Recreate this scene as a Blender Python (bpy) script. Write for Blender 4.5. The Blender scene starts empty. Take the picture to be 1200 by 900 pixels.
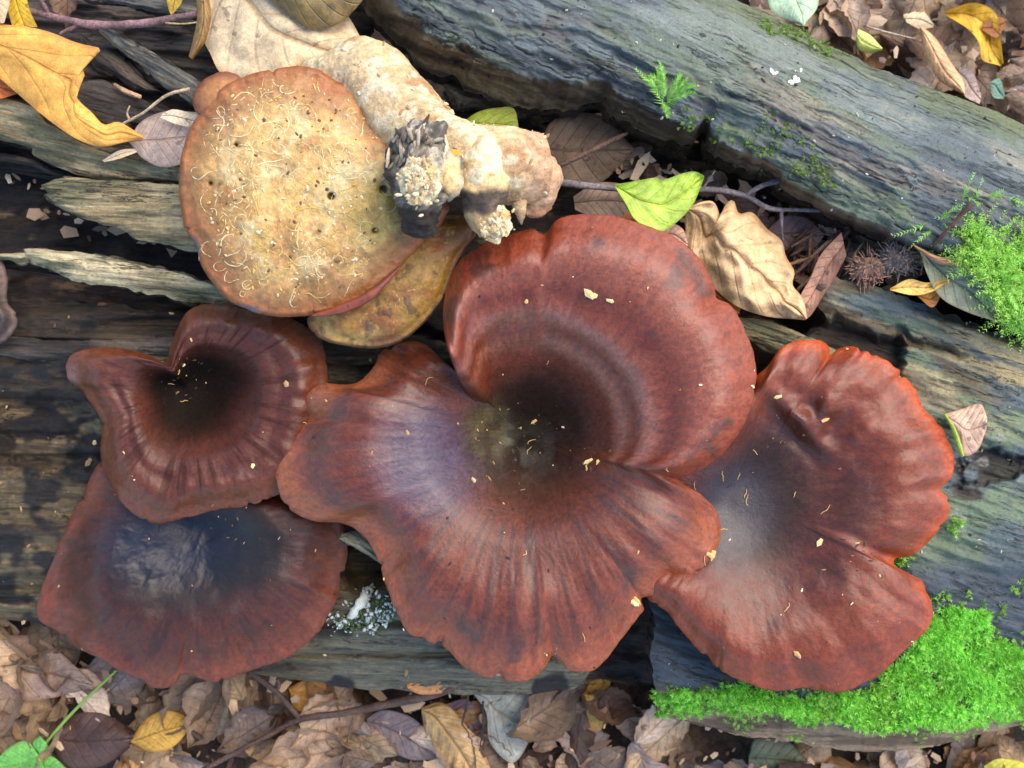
import bpy, math, random
import numpy as np
from mathutils import Vector, Matrix, Euler

rng = np.random.default_rng(7)
random.seed(7)
S = 0.0003            # metres per unit; a unit is one pixel of the photograph at height 0
D = 1287.0            # height of the lens above height 0, in units
R = math.radians
scn = bpy.context.scene
C = scn.collection

# ------------------------------------------------------------------ camera, sky, sun, exposure
cd = bpy.data.cameras.new('camera')
cam = bpy.data.objects.new('camera', cd)
C.objects.link(cam)
cam.location = (0, 0, D * S)
cam.rotation_euler = (0, 0, 0)
cd.sensor_width = 36.0
cd.lens = 18.0 * D / 600.0
cd.clip_start = 0.01
cd.clip_end = 200.0
cd.dof.use_dof = True
cd.dof.focus_distance = (D - 5) * S
cd.dof.aperture_fstop = 16.0
scn.camera = cam

SUN_EL, SUN_AZ = 48.0, 42.0        # azimuth counter-clockwise from +X
world = bpy.data.worlds.new("World")
scn.world = world
world.use_nodes = True
wn = world.node_tree
wn.nodes.clear()
sky = wn.nodes.new('ShaderNodeTexSky')
sky.sky_type = 'NISHITA'
sky.sun_disc = False
sky.sun_elevation = R(SUN_EL)
sky.sun_rotation = R(90 - SUN_AZ)
sky.air_density = 1.0
sky.dust_density = 0.6
sky.ozone_density = 1.0
bg = wn.nodes.new('ShaderNodeBackground')
bg.inputs['Strength'].default_value = 0.15
wo = wn.nodes.new('ShaderNodeOutputWorld')
wn.links.new(sky.outputs[0], bg.inputs[0])
wn.links.new(bg.outputs[0], wo.inputs[0])

sl = bpy.data.lights.new('sun', 'SUN')
sl.energy = 2.0
sl.angle = R(60)
sl.color = (1.0, 0.84, 0.64)
sun = bpy.data.objects.new('sun', sl)
C.objects.link(sun)
dv = Vector((math.cos(R(SUN_EL)) * math.cos(R(SUN_AZ)), math.cos(R(SUN_EL)) * math.sin(R(SUN_AZ)), math.sin(R(SUN_EL))))
sun.rotation_euler = dv.to_track_quat('Z', 'Y').to_euler()

scn.view_settings.view_transform = 'Standard'
scn.view_settings.look = 'None'
scn.view_settings.gamma = 1.0
scn.view_settings.use_curve_mapping = False
scn.view_settings.exposure = 1.42
scn.render.engine = 'CYCLES'
scn.cycles.max_bounces = 6

# ------------------------------------------------------------------ numeric helpers
def c(r, g, b):
    v = np.array([r, g, b], float) / 255.0
    return np.where(v <= 0.04045, v / 12.92, ((v + 0.055) / 1.055) ** 2.4)

def _h(ix, iy, iz, seed):
    n = (ix.astype(np.int64) * 374761393 + iy.astype(np.int64) * 668265263 + iz.astype(np.int64) * 2147483647 + seed * 974634777) & 0xffffffff
    n = ((n ^ (n >> 13)) * 1274126177) & 0xffffffff
    n = ((n ^ (n >> 16)) * 2246822519) & 0xffffffff
    n = n ^ (n >> 15)
    return (n & 0xffff) / 32767.5 - 1.0

def noise(x, y, z=0.0, seed=0):
    x, y, z = np.broadcast_arrays(np.asarray(x, float), np.asarray(y, float), np.asarray(z, float))
    ix, iy, iz = np.floor(x).astype(np.int64), np.floor(y).astype(np.int64), np.floor(z).astype(np.int64)
    fx, fy, fz = x - ix, y - iy, z - iz
    f = lambda t: t * t * t * (t * (t * 6 - 15) + 10)
    fx, fy, fz = f(fx), f(fy), f(fz)
    def l(a, b, t): return a + (b - a) * t
    def row(dy, dz): return l(_h(ix, iy + dy, iz + dz, seed), _h(ix + 1, iy + dy, iz + dz, seed), fx)
    return l(l(row(0, 0), row(1, 0), fy), l(row(0, 1), row(1, 1), fy), fz)

def fbm(x, y, z=0.0, o=4, seed=0, gain=0.5):
    t, a, n = 0.0, 1.0, 0.0
    for k in range(o):
        t = t + a * noise(np.asarray(x) * 2 ** k + 13.7 * k, np.asarray(y) * 2 ** k - 7.1 * k, np.asarray(z) * 2 ** k, seed + k)
        n += a
        a *= gain
    return t / n * 1.6

def ss(a, b, x):
    t = np.clip((np.asarray(x, float) - a) / (b - a), 0, 1)
    return t * t * (3 - 2 * t)

def mix(a, b, m):
    m = np.asarray(m)[..., None] if np.ndim(m) else m
    return a + (b - a) * m

def inpoly(px, py, poly):
    r = np.zeros(np.shape(px), bool)
    P = np.asarray(poly, float)
    j = len(P) - 1
    for i in range(len(P)):
        xi, yi, xj, yj = P[i, 0], P[i, 1], P[j, 0], P[j, 1]
        r ^= ((yi > py) != (yj > py)) & (px < (xj - xi) * (py - yi) / ((yj - yi) or 1e-9) + xi)
        j = i
    return r

def catmull(P, n, closed=False):
    P = np.asarray(P, float)
    if closed:
        Q = np.vstack([P[-1:], P, P[:2]])
        m = len(P)
    else:
        Q = np.vstack([2 * P[:1] - P[1:2], P, 2 * P[-1:] - P[-2:-1]])
        m = len(P) - 1
    out = []
    for i in range(m):
        p0, p1, p2, p3 = Q[i:i + 4]
        for t in np.linspace(0, 1, n, endpoint=False):
            out.append(0.5 * (2 * p1 + (p2 - p0) * t + (2 * p0 - 5 * p1 + 4 * p2 - p3) * t * t + (3 * p1 - p0 - 3 * p2 + p3) * t ** 3))
    if not closed:
        out.append(P[-1])
    return np.array(out)

def along(P, u, smooth=6):
    """Points at arc-length fractions u of a polyline."""
    P = np.asarray(P, float)
    if smooth and len(P) > 2:
        P = catmull(P, smooth)
    d = np.concatenate([[0], np.cumsum(np.linalg.norm(np.diff(P, axis=0), axis=1))])
    d /= d[-1]
    return np.stack([np.interp(u, d, P[:, k]) for k in range(P.shape[1])], -1)

def at(px, py, z):
    """A point seen at a pixel of the photograph and standing at height z: world units."""
    k = (D - z) / D
    return np.stack(np.broadcast_arrays((px - 600.0) * k, (450.0 - py) * k, z), -1)

def to_px(P):
    k = (D - P[..., 2]) / D
    return P[..., 0] / k + 600.0, 450.0 - P[..., 1] / k

# ------------------------------------------------------------------ object helpers
def mesh(name, V, F, mat=None, attrs=None, smooth=True, uv=None):
    """V in units; F a list of index arrays (n,3) / (n,4). attrs: name -> (N,3)."""
    me = bpy.data.meshes.new(name)
    V = np.asarray(V, float) * S
    if not isinstance(F, list):
        F = [F]
    F = [np.asarray(f, np.int64) for f in F if len(f)]
    me.vertices.add(len(V))
    me.vertices.foreach_set('co', V.astype(np.float32).ravel())
    nl = sum(f.size for f in F)
    npoly = sum(len(f) for f in F)
    me.loops.add(nl)
    li = np.concatenate([f.ravel() for f in F]).astype(np.int32)
    me.loops.foreach_set('vertex_index', li)
    me.polygons.add(npoly)
    tot = np.concatenate([np.full(len(f), f.shape[1]) for f in F])
    st = np.concatenate([[0], np.cumsum(tot)[:-1]])
    me.polygons.foreach_set('loop_start', st.astype(np.int32))
    me.polygons.foreach_set('loop_total', tot.astype(np.int32))
    me.polygons.foreach_set('use_smooth', np.full(npoly, smooth))
    me.update(calc_edges=True)
    me.validate()
    for k, a in (attrs or {}).items():
        a = np.asarray(a, float)
        if k in ('pig',):
            at_ = me.attributes.new(k, 'FLOAT_COLOR', 'POINT')
            at_.data.foreach_set('color', np.concatenate([a, np.ones((len(a), 1))], 1).astype(np.float32).ravel())
        else:
            at_ = me.attributes.new(k, 'FLOAT_VECTOR', 'POINT')
            at_.data.foreach_set('vector', a.astype(np.float32).ravel())
    if uv is not None:
        l = me.uv_layers.new(name='UVMap')
        l.data.foreach_set('uv', np.asarray(uv)[li].astype(np.float32).ravel())
    if mat is not None:
        me.materials.append(mat)
    return me

def link(name, me, parent=None, label=None, cat=None, group=None, kind=None, loc=None):
    o = bpy.data.objects.new(name, me)
    C.objects.link(o)
    if parent is not None:
        o.parent = parent
    if loc is not None:
        o.location = loc
    for k, v in (('label', label), ('category', cat), ('group', group), ('kind', kind)):
        if v:
            o[k] = v
    return o

def thing(name, base, label, cat, group=None):
    o = bpy.data.objects.new(name, None)
    o.empty_display_size = 0.01
    C.objects.link(o)
    o.location = tuple(np.asarray(base, float) * S)
    o['label'] = label
    o['category'] = cat
    if group:
        o['group'] = group
    return o

def part(name, V, F, mat, root, attrs=None, smooth=True, uv=None, kind=None, label=None):
    base = np.array(root.matrix_world.translation if root.parent else root.location) / S
    if root.parent is not None:
        base = np.array(root.parent.location) / S
    me = mesh(name, np.asarray(V) - base, F, mat, attrs, smooth, uv)
    return link(name, me, root, kind=kind, label=label)

def single(name, V, F, mat, label, cat, group=None, attrs=None, smooth=True, uv=None, kind=None):
    V = np.asarray(V, float)
    b = np.array([V[:, 0].mean(), V[:, 1].mean(), V[:, 2].min()])
    me = mesh(name, V - b, F, mat, attrs, smooth, uv)
    return link(name, me, None, label, cat, group, kind, tuple(b * S))

def grid_faces(n, m, wrap_n=False, off=0):
    i = np.arange(n if wrap_n else n - 1)
    j = np.arange(m - 1)
    I, J = np.meshgrid(i, j, indexing='ij')
    I2 = (I + 1) % n
    return (np.stack([I * m + J, I2 * m + J, I2 * m + J + 1, I * m + J + 1], -1).reshape(-1, 4)) + off

# ------------------------------------------------------------------ materials
class NT:
    def __init__(self, name):
        self.m = bpy.data.materials.new(name)
        self.m.use_nodes = True
        self.t = self.m.node_tree
        self.t.nodes.clear()
        self.out = self.n('ShaderNodeOutputMaterial')
    def n(self, typ, **kw):
        x = self.t.nodes.new(typ)
        for k, v in kw.items():
            setattr(x, k, v)
        return x
    def l(self, a, b):
        self.t.links.new(a, b)
    def val(self, inp, v):
        if hasattr(v, 'is_output') or isinstance(v, bpy.types.NodeSocket):
            self.l(v, inp)
        else:
            inp.default_value = v
    def math(self, op, a, b=0.0, cc=0.0, clamp=False):
        x = self.n('ShaderNodeMath', operation=op, use_clamp=clamp)
        self.val(x.inputs[0], a); self.val(x.inputs[1], b); self.val(x.inputs[2], cc)
        return x.outputs[0]
    def ramp(self, v, a, b, lo=0.0, hi=1.0):
        x = self.n('ShaderNodeMapRange', interpolation_type='SMOOTHSTEP')
        self.val(x.inputs[0], v)
        x.inputs[1].default_value, x.inputs[2].default_value = a, b
        x.inputs[3].default_value, x.inputs[4].default_value = lo, hi
        return x.outputs[0]
    def mixc(self, f, a, b, mode='MIX'):
        x = self.n('ShaderNodeMix', data_type='RGBA', blend_type=mode)
        self.val(x.inputs[0], f); self.val(x.inputs[6], a); self.val(x.inputs[7], b)
        return x.outputs[2]
    def attr(self, name, vec=False, typ='GEOMETRY'):
        x = self.n('ShaderNodeAttribute', attribute_name=name, attribute_type=typ)
        return x.outputs['Vector' if vec else 'Color']
    def noise(self, vec, scale, detail=4.0, rough=0.55, dist=0.0):
        x = self.n('ShaderNodeTexNoise')
        if vec is not None:
            self.l(vec, x.inputs['Vector'])
        x.inputs['Scale'].default_value = scale
        x.inputs['Detail'].default_value = detail
        x.inputs['Roughness'].default_value = rough
        x.inputs['Distortion'].default_value = dist
        return x.outputs[0]
    def scale(self, vec, s):
        x = self.n('ShaderNodeVectorMath', operation='MULTIPLY')
        self.l(vec, x.inputs[0]); x.inputs[1].default_value = s
        return x.outputs[0]
    def bump(self, h, dist, strength=1.0, normal=None):
        x = self.n('ShaderNodeBump')
        x.inputs['Strength'].default_value = strength
        x.inputs['Distance'].default_value = dist
        self.l(h, x.inputs['Height'])
        if normal is not None:
            self.l(normal, x.inputs['Normal'])
        return x.outputs[0]
    def bsdf(self, color, rough=0.6, normal=None, **kw):
        b = self.n('ShaderNodeBsdfPrincipled')
        self.val(b.inputs['Base Color'], color)
        self.val(b.inputs['Roughness'], rough)
        if normal is not None:
            self.l(normal, b.inputs['Normal'])
        for k, v in kw.items():
            self.val(b.inputs[k.replace('_', ' ')], v)
        return b
    def done(self, shader):
        self.l(shader, self.out.inputs['Surface'])
        return self.m

def rgba(v):
    return (float(v[0]), float(v[1]), float(v[2]), 1.0)

def hsvmul(t, col, f):
    x = t.n('ShaderNodeMix', data_type='RGBA', blend_type='MULTIPLY')
    x.inputs[0].default_value = 1.0
    t.l(col, x.inputs[6])
    g = t.n('ShaderNodeCombineColor')
    for k in range(3):
        t.l(f, g.inputs[k])
    t.l(g.outputs[0], x.inputs[7])
    return x.outputs[2]

def mat_cap(name, rough=0.42, fib=0.00026, wet=0.13, blotch=0.32, velvet=True):
    t = NT(name)
    col = t.attr('pig')
    f = t.attr('fib', True)                       # around the cap (x, y) and along the radius (z)
    n1 = t.noise(f, 1.0, 5.0, 0.6)                # silky radial fibres
    n2 = t.noise(t.scale(f, (3.0, 3.0, 3.0)), 1.0, 3.0, 0.6)
    geo = t.n('ShaderNodeTexCoord').outputs['Object']
    n3 = t.noise(geo, 160.0, 6.0, 0.62)           # blotches, 6 mm
    n4 = t.noise(geo, 900.0, 3.0, 0.6)
    v = t.math('MULTIPLY', t.math('MULTIPLY_ADD', t.ramp(n1, 0.3, 0.72), 0.5, 0.76), t.ramp(n2, 0.3, 0.72, 0.9, 1.1))
    v = t.math('MULTIPLY', v, t.ramp(n3, 0.3, 0.72, 1.0 - blotch * 0.45, 1.0 + blotch * 0.4))
    col = hsvmul(t, col, v)
    pk = t.ramp(t.noise(geo, 620.0, 2.0, 0.5), 0.67, 0.73)
    pk2 = t.ramp(t.noise(geo, 230.0, 3.0, 0.6), 0.62, 0.72)
    col = t.mixc(t.math('MULTIPLY', pk, 0.55), col, (0.016, 0.011, 0.010, 1))
    col = t.mixc(t.math('MULTIPLY', pk2, 0.35), col, (0.022, 0.016, 0.018, 1))
    h = t.math('ADD', t.math('MULTIPLY', n1, 0.7), t.math('MULTIPLY', n2, 0.25))
    h = t.math('ADD', h, t.math('MULTIPLY', n4, 0.18))
    h = t.math('ADD', h, t.math('MULTIPLY', n3, 1.3))
    nb = t.bump(h, fib, 1.0)
    r = t.math('ADD', t.ramp(n3, 0.3, 0.7, rough - 0.07, rough + 0.1), t.math('MULTIPLY', t.math('SUBTRACT', n4, 0.5), 0.15))
    bw = t.n('ShaderNodeRGBToBW')
    t.l(t.attr('pig'), bw.inputs[0])
    pit = t.ramp(bw.outputs[0], 0.006, 0.032, 1.0, 0.0) if velvet else 0.0
    if velvet:
        r = t.math('ADD', r, t.math('MULTIPLY', pit, 0.3))
        wet = t.math('MULTIPLY', t.math('SUBTRACT', 1.0, pit), wet)
    b = t.bsdf(col, r, nb, Coat_Weight=wet, Coat_Roughness=0.36)
    if velvet:
        t.l(t.math('MULTIPLY_ADD', pit, -0.3, 0.42), b.inputs['Specular IOR Level'])
    else:
        b.inputs['Specular IOR Level'].default_value = 0.42
    b.inputs['Subsurface Weight'].default_value = 0.06
    b.inputs['Subsurface Radius'].default_value = (1.0, 0.25, 0.1)
    b.inputs['Subsurface Scale'].default_value = 0.0015
    return t.done(b.outputs[0])

def mat_wood(name, rough=0.8, bump=0.0006, contrast=0.5, dots=True, fibre=1.0):
    t = NT(name)
    col = t.attr('pig')
    g = t.attr('grain', True)                     # along, across, depth in units
    ga = t.scale(g, (0.012, 0.22, 0.10))
    n1 = t.noise(ga, 1.0, 7.0, 0.62, 0.4)
    gb = t.scale(g, (0.05, 1.3, 0.6))
    n2 = t.noise(gb, 1.0, 4.0, 0.6)
    n3 = t.noise(t.scale(g, (0.2, 0.2, 0.2)), 1.0, 5.0, 0.68)
    n5 = t.noise(t.scale(g, (0.55, 0.6, 0.6)), 1.0, 3.0, 0.6)
    f = t.math('MULTIPLY', t.ramp(n1, 0.28, 0.72, 1.0 - contrast * fibre, 1.0 + contrast * 0.7 * fibre), t.ramp(n2, 0.25, 0.75, 1.0 - contrast * 0.45 * fibre, 1.0 + contrast * 0.35 * fibre))
    f = t.math('MULTIPLY', f, t.ramp(n3, 0.28, 0.75, 1.0 - contrast * 0.5, 1.0 + contrast * 0.4))
    col = hsvmul(t, col, f)
    h = t.math('ADD', t.math('MULTIPLY', n1, fibre), t.math('MULTIPLY', n2, 0.45 * fibre))
    h = t.math('ADD', h, t.math('MULTIPLY', n3, 0.6))
    h = t.math('ADD', h, t.math('MULTIPLY', n5, 0.22))
    if dots:                                      # small round holes and black dots of fungus
        vo = t.n('ShaderNodeTexVoronoi', feature='F1')
        t.l(t.scale(g, (0.035, 0.05, 0.05)), vo.inputs['Vector'])
        vo.inputs['Scale'].default_value = 1.0
        wn_ = t.noise(t.scale(g, (0.012, 0.014, 0.014)), 1.0, 2.0)
        d = t.math('SUBTRACT', vo.outputs['Distance'], t.ramp(wn_, 0.45, 0.75, -0.05, 0.13))
        m = t.ramp(d, 0.0, 0.05, 1.0, 0.0)
        col = t.mixc(t.math('MULTIPLY', m, 0.9), col, (0.008, 0.008, 0.008, 1))
        h = t.math('SUBTRACT', h, t.math('MULTIPLY', m, 0.5))
    n6 = t.noise(t.scale(g, (0.22, 0.42, 0.42)), 1.0, 4.0, 0.7)
    pits = t.ramp(n6, 0.60, 0.70)
    col = t.mixc(t.math('MULTIPLY', pits, 0.55), col, (0.018, 0.016, 0.014, 1))
    lite = t.ramp(n6, 0.36, 0.26)
    col = t.mixc(t.math('MULTIPLY', lite, 0.3), col, (0.32, 0.30, 0.24, 1))
    h = t.math('SUBTRACT', h, t.math('MULTIPLY', pits, 0.5))
    n7 = t.noise(t.scale(g, (0.005, 0.055, 0.05)), 1.0, 8.0, 0.68, 0.3)
    crack = t.ramp(t.math('ABSOLUTE', t.math('SUBTRACT', n7, 0.5)), 0.002, 0.014, 1.0, 0.0)
    crack = t.math('MULTIPLY', crack, t.ramp(t.noise(t.scale(g, (0.012, 0.03, 0.03)), 1.0, 3.0), 0.45, 0.6))
    col = t.mixc(t.math('MULTIPLY', crack, 0.85), col, (0.012, 0.011, 0.010, 1))
    h = t.math('SUBTRACT', h, t.math('MULTIPLY', crack, 0.9))
    n8 = t.noise(t.scale(g, (0.9, 1.0, 1.0)), 1.0, 2.0, 0.6)
    col = hsvmul(t, col, t.ramp(n8, 0.3, 0.7, 0.78, 1.22))
    h = t.math('ADD', h, t.math('MULTIPLY', n8, 0.2))
    nb = t.bump(h, bump, 1.0)
    b = t.bsdf(col, t.ramp(n3, 0.3, 0.7, rough - 0.12, rough + 0.1), nb)
    return t.done(b.outputs[0])

def mat_rough(name, rough=0.85, bump=0.0005, scale=500.0, contrast=0.5, sss=0.0):
    t = NT(name)
    col = t.attr('pig')
    geo = t.n('ShaderNodeTexCoord').outputs['Object']
    n1 = t.noise(geo, scale, 6.0, 0.65)
    n2 = t.noise(geo, scale * 4.5, 3.0, 0.6)
    f = t.math('MULTIPLY', t.ramp(n1, 0.28, 0.72, 1 - contrast, 1 + contrast * 0.6), t.ramp(n2, 0.3, 0.7, 1 - contrast * 0.4, 1 + contrast * 0.3))
    col = hsvmul(t, col, f)
    nb = t.bump(t.math('ADD', n1, t.math('MULTIPLY', n2, 0.3)), bump)
    b = t.bsdf(col, rough, nb)
    if sss:
        b.inputs['Subsurface Weight'].default_value = sss
        b.inputs['Subsurface Radius'].default_value = (1.0, 0.5, 0.25)
        b.inputs['Subsurface Scale'].default_value = 0.001
    return t.done(b.outputs[0])

def mat_leaf(name, veins=8.0, vein_col=0.55, spots=0.5, rough=0.5, green=None):
    """Object colour tinted by blotches, veins and a browner edge; thin, so some light comes through."""
    t = NT(name)
    oi = t.n('ShaderNodeObjectInfo')
    col = oi.outputs['Color']
    rnd = oi.outputs['Random']
    uv = t.n('ShaderNodeTexCoord').outputs['UV']
    sx = t.n('ShaderNodeSeparateXYZ')
    t.l(uv, sx.inputs[0])
    u, vv = sx.outputs[0], sx.outputs[1]
    av = t.math('ABSOLUTE', t.math('MULTIPLY_ADD', vv, 2.0, -1.0))
    geo = t.n('ShaderNodeTexCoord').outputs['Object']
    off = t.n('ShaderNodeVectorMath', operation='ADD')
    t.l(geo, off.inputs[0])
    cx = t.n('ShaderNodeCombineXYZ')
    t.l(rnd, cx.inputs[0]); t.l(rnd, cx.inputs[1])
    t.l(cx.outputs[0], off.inputs[1])
    p = off.outputs[0]
    n1 = t.noise(p, 90.0, 5.0, 0.6)
    n2 = t.noise(p, 420.0, 5.0, 0.65)
    n3 = t.noise(p, 1800.0, 3.0, 0.6)
    if green is not None:
        col = t.mixc(t.ramp(n1, 0.42, 0.62), col, rgba(green))
    f = t.math('MULTIPLY', t.ramp(n1, 0.3, 0.7, 0.82, 1.25), t.ramp(n2, 0.28, 0.72, 0.82, 1.22))
    f = t.math('MULTIPLY', f, t.ramp(n3, 0.3, 0.7, 0.86, 1.12))
    col = hsvmul(t, col, f)
    lat = t.math('FRACT', t.math('SUBTRACT', t.math('MULTIPLY', u, veins), t.math('MULTIPLY', av, 1.7)))
    lat = t.math('ABSOLUTE', t.math('SUBTRACT', lat, 0.5))
    m1 = t.ramp(lat, 0.0, 0.09, 1.0, 0.0)
    m1 = t.math('MULTIPLY', m1, t.ramp(av, 0.75, 1.0, 0.6, 0.1))
    m2 = t.ramp(av, 0.015, 0.06, 1.0, 0.0)
    vm = t.math('MAXIMUM', m1, m2)
    col = t.mixc(t.math('MULTIPLY', vm, 0.6), col, t.mixc(1.0, col, (vein_col, vein_col * 0.82, vein_col * 0.62, 1), 'MULTIPLY'))
    spot = t.ramp(t.noise(p, 260.0, 2.0, 0.5), 0.66, 0.72)
    col = t.mixc(t.math('MULTIPLY', spot, spots), col, (0.03, 0.018, 0.01, 1))
    edge = t.ramp(t.math('ADD', av, t.math('MULTIPLY', n2, 0.25)), 0.98, 1.12, 0.0, 0.55)
    col = t.mixc(edge, col, t.mixc(1.0, col, (0.5, 0.38, 0.28, 1), 'MULTIPLY'))
    h = t.math('ADD', t.math('MULTIPLY', vm, -0.6), t.math('MULTIPLY', n2, 0.7))
    h = t.math('ADD', h, t.math('MULTIPLY', n3, 0.25))
    nb = t.bump(h, 0.0005)
    b = t.bsdf(col, t.ramp(n2, 0.3, 0.7, rough - 0.1, rough + 0.15), nb)
    tr = t.n('ShaderNodeBsdfTranslucent')
    t.l(col, tr.inputs[0])
    mx = t.n('ShaderNodeMixShader')
    mx.inputs[0].default_value = 0.22
    t.l(b.outputs[0], mx.inputs[1]); t.l(tr.outputs[0], mx.inputs[2])
    return t.done(mx.outputs[0])

def mat_moss(name):
    t = NT(name)
    col = t.attr('pig')
    b = t.bsdf(col, 0.45)
    tr = t.n('ShaderNodeBsdfTranslucent')
    t.l(col, tr.inputs[0])
    mx = t.n('ShaderNodeMixShader')
    mx.inputs[0].default_value = 0.4
    t.l(b.outputs[0], mx.inputs[1]); t.l(tr.outputs[0], mx.inputs[2])
    return t.done(mx.outputs[0])

M_CAP = mat_cap('cap_skin_brown')
M_CAPW = mat_cap('cap_skin_wrinkled', 0.5, 0.00025, 0.05, 0.35, False)
M_PORE = mat_rough('pore_layer', 0.75, 0.0003, 700.0, 0.35)
M_PALE = mat_rough('pale_pore_layer', 0.5, 0.0004, 420.0, 0.3, 0.1)
M_STEM = mat_rough('stem_flesh', 0.85, 0.0007, 480.0, 0.36)
M_WOOD = mat_wood('weathered_wood', 0.72)
M_SLATE = mat_wood('weathered_grey_wood', 0.72, 0.0006, 0.5, True, 0.3)
M_DARK = mat_wood('rotten_dark_wood', 0.75, 0.0009, 0.7, False)
M_BARK = mat_rough('twig_bark', 0.7, 0.0004, 900.0, 0.55)
M_LEAF = mat_leaf('dead_leaf')
M_LEAFY = mat_leaf('yellow_leaf', 5.0, 0.85, 0.2, 0.45)
M_LEAFG = mat_leaf('turning_leaf', 7.0, 1.25, 0.15, 0.4, None)
M_MOSS = mat_moss('moss_green')
M_CRUMB = mat_rough('crumbs', 0.8, 0.0002, 2500.0, 0.3)
M_SOIL = mat_rough('soil', 0.9, 0.002, 200.0, 0.6)

# ------------------------------------------------------------------ builders
def slab(name, upper, lower, nu, nv, zf, pig, root, mat, th=40.0, left=None, right=None, jag=(0.0, 0.0), jag_end=0.0,
         round_w=14.0, round_d=10.0, gdir=None, seed=0, ns=5, side_pig=None, inset=0.12, label=None, jf=0.03):
    """A plate or log surface between two edge lines: top, rough broken sides and an underside, one closed mesh."""
    u = np.linspace(0, 1, nu)
    v = np.linspace(0, 1, nv)
    U2, V2 = np.meshgrid(u, v, indexing='ij')
    A, B = along(upper, u), along(lower, u)
    len_v = np.linalg.norm(A - B, axis=1).mean()
    len_u = np.linalg.norm(np.diff(A, axis=0), axis=1).sum()
    ja = jag[0] * np.abs(fbm(A[:, 0] * jf, A[:, 1] * jf, 0, 4, seed + 5)) / max(len_v, 1)
    jb = jag[1] * np.abs(fbm(B[:, 0] * jf, B[:, 1] * jf, 9, 4, seed + 6)) / max(len_v, 1)
    Vj = ja[:, None] * (1 - V2) + V2 * (1 - jb[:, None])
    P = A[:, None, :] + (B - A)[:, None, :] * Vj[..., None]
    def end(poly, w, e0, e1):
        Lp = along(poly, v)
        lin = e0 + (e1 - e0) * v[:, None]
        return (Lp - lin)[None] * w[:, None, None]
    if left is not None:
        P = P + end(left, (1 - u) ** 3, A[0], B[0])
    if right is not None:
        P = P + end(right, u ** 3, A[-1], B[-1])
    if jag_end:
        t = (A[-1] - A[0]) / np.linalg.norm(A[-1] - A[0])
        jl = jag_end * fbm(v * len_v * 0.04, 3.3, 0, 4, seed + 8)
        w = np.clip(1 - U2 * len_u / 60.0, 0, 1) ** 1.5
        w2 = np.clip(1 - (1 - U2) * len_u / 60.0, 0, 1) ** 1.5
        P = P + t * (jl[None, :] * w + jl[None, ::-1] * w2)[..., None]
    px, py = P[..., 0], P[..., 1]
    dist = np.minimum(np.minimum(V2, 1 - V2) * len_v, np.minimum(U2, 1 - U2) * len_u)
    z = zf(U2, V2, px, py) - round_d * (1 - np.clip(dist / round_w, 0, 1)) ** 2
    W = at(px, py, z)
    col = pig(U2, V2, px, py, z)
    n_top = nu * nv
    idx = np.arange(n_top).reshape(nu, nv)
    loop = np.concatenate([idx[:, 0], idx[-1, 1:], idx[-2::-1, -1], idx[0, -2:0:-1]])
    Wt = W.reshape(-1, 3)
    L = Wt[loop]
    cen = np.array([L[:, 0].mean(), L[:, 1].mean()])
    nL = len(loop)
    thl = th(L[:, 0], L[:, 1]) if callable(th) else np.full(nL, th)
    rings, rcol = [], []
    sp = side_pig if side_pig is not None else c(70, 52, 38)
    tn = np.roll(L[:, :2], -1, 0) - np.roll(L[:, :2], 1, 0)
    tn = tn / (np.linalg.norm(tn, axis=1, keepdims=True) + 1e-9)
    nrm = np.stack([tn[:, 1], -tn[:, 0]], -1)
    area = 0.5 * np.sum(L[:, 0] * np.roll(L[:, 1], -1) - np.roll(L[:, 0], -1) * L[:, 1])
    if area < 0:
        nrm = -nrm
    for k in range(1, ns + 1):
        f = k / ns
        ring = L.copy()
        ring[:, 2] -= thl * f
        bulge = (4.0 * np.sin(min(f, 0.9) * 3.1) * 0.6 + 5.0 * fbm(L[:, 0] * 0.04, L[:, 1] * 0.04, ring[:, 2] * 0.08, 4, seed + 11))
        ring[:, :2] += nrm * (bulge - inset * thl * f)[:, None]
        rings.append(ring)
        rcol.append(mix(sp[None], sp[None] * 0.45, 0.5 + 0.5 * fbm(L[:, 0] * .05, L[:, 1] * .05, ring[:, 2] * .1, 3, seed + 12)))
    cz = np.array([[cen[0], cen[1], rings[-1][:, 2].mean()]])
    V = np.vstack([Wt] + rings + [cz])
    F = [grid_faces(nu, nv)[:, ::-1]]
    prev = loop
    j = np.arange(nL)
    jn = (j + 1) % nL
    for k in range(ns):
        cur = n_top + k * nL + j
        F.append(np.stack([prev[j], prev[jn], cur[jn], cur[j]], -1)[:, ::-1])
        prev = cur
    F.append(np.stack([prev[j], prev[jn], np.full(nL, len(V) - 1)], -1)[:, ::-1])
    colr = np.vstack([col.reshape(-1, 3)] + rcol + [sp[None]])
    gd = np.asarray(gdir if gdir is not None else (A[-1] - A[0]) * [1, -1], float)
    gd = gd / np.linalg.norm(gd)
    grain = np.stack([V[:, 0] * gd[0] + V[:, 1] * gd[1], -V[:, 0] * gd[1] + V[:, 1] * gd[0], V[:, 2]], -1) + seed * 37.0
    o = part(name, V, F, mat, root, {'pig': np.clip(colr, 0, 1), 'grain': grain}, label=label)
    return o, W.reshape(-1, 3)

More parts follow.
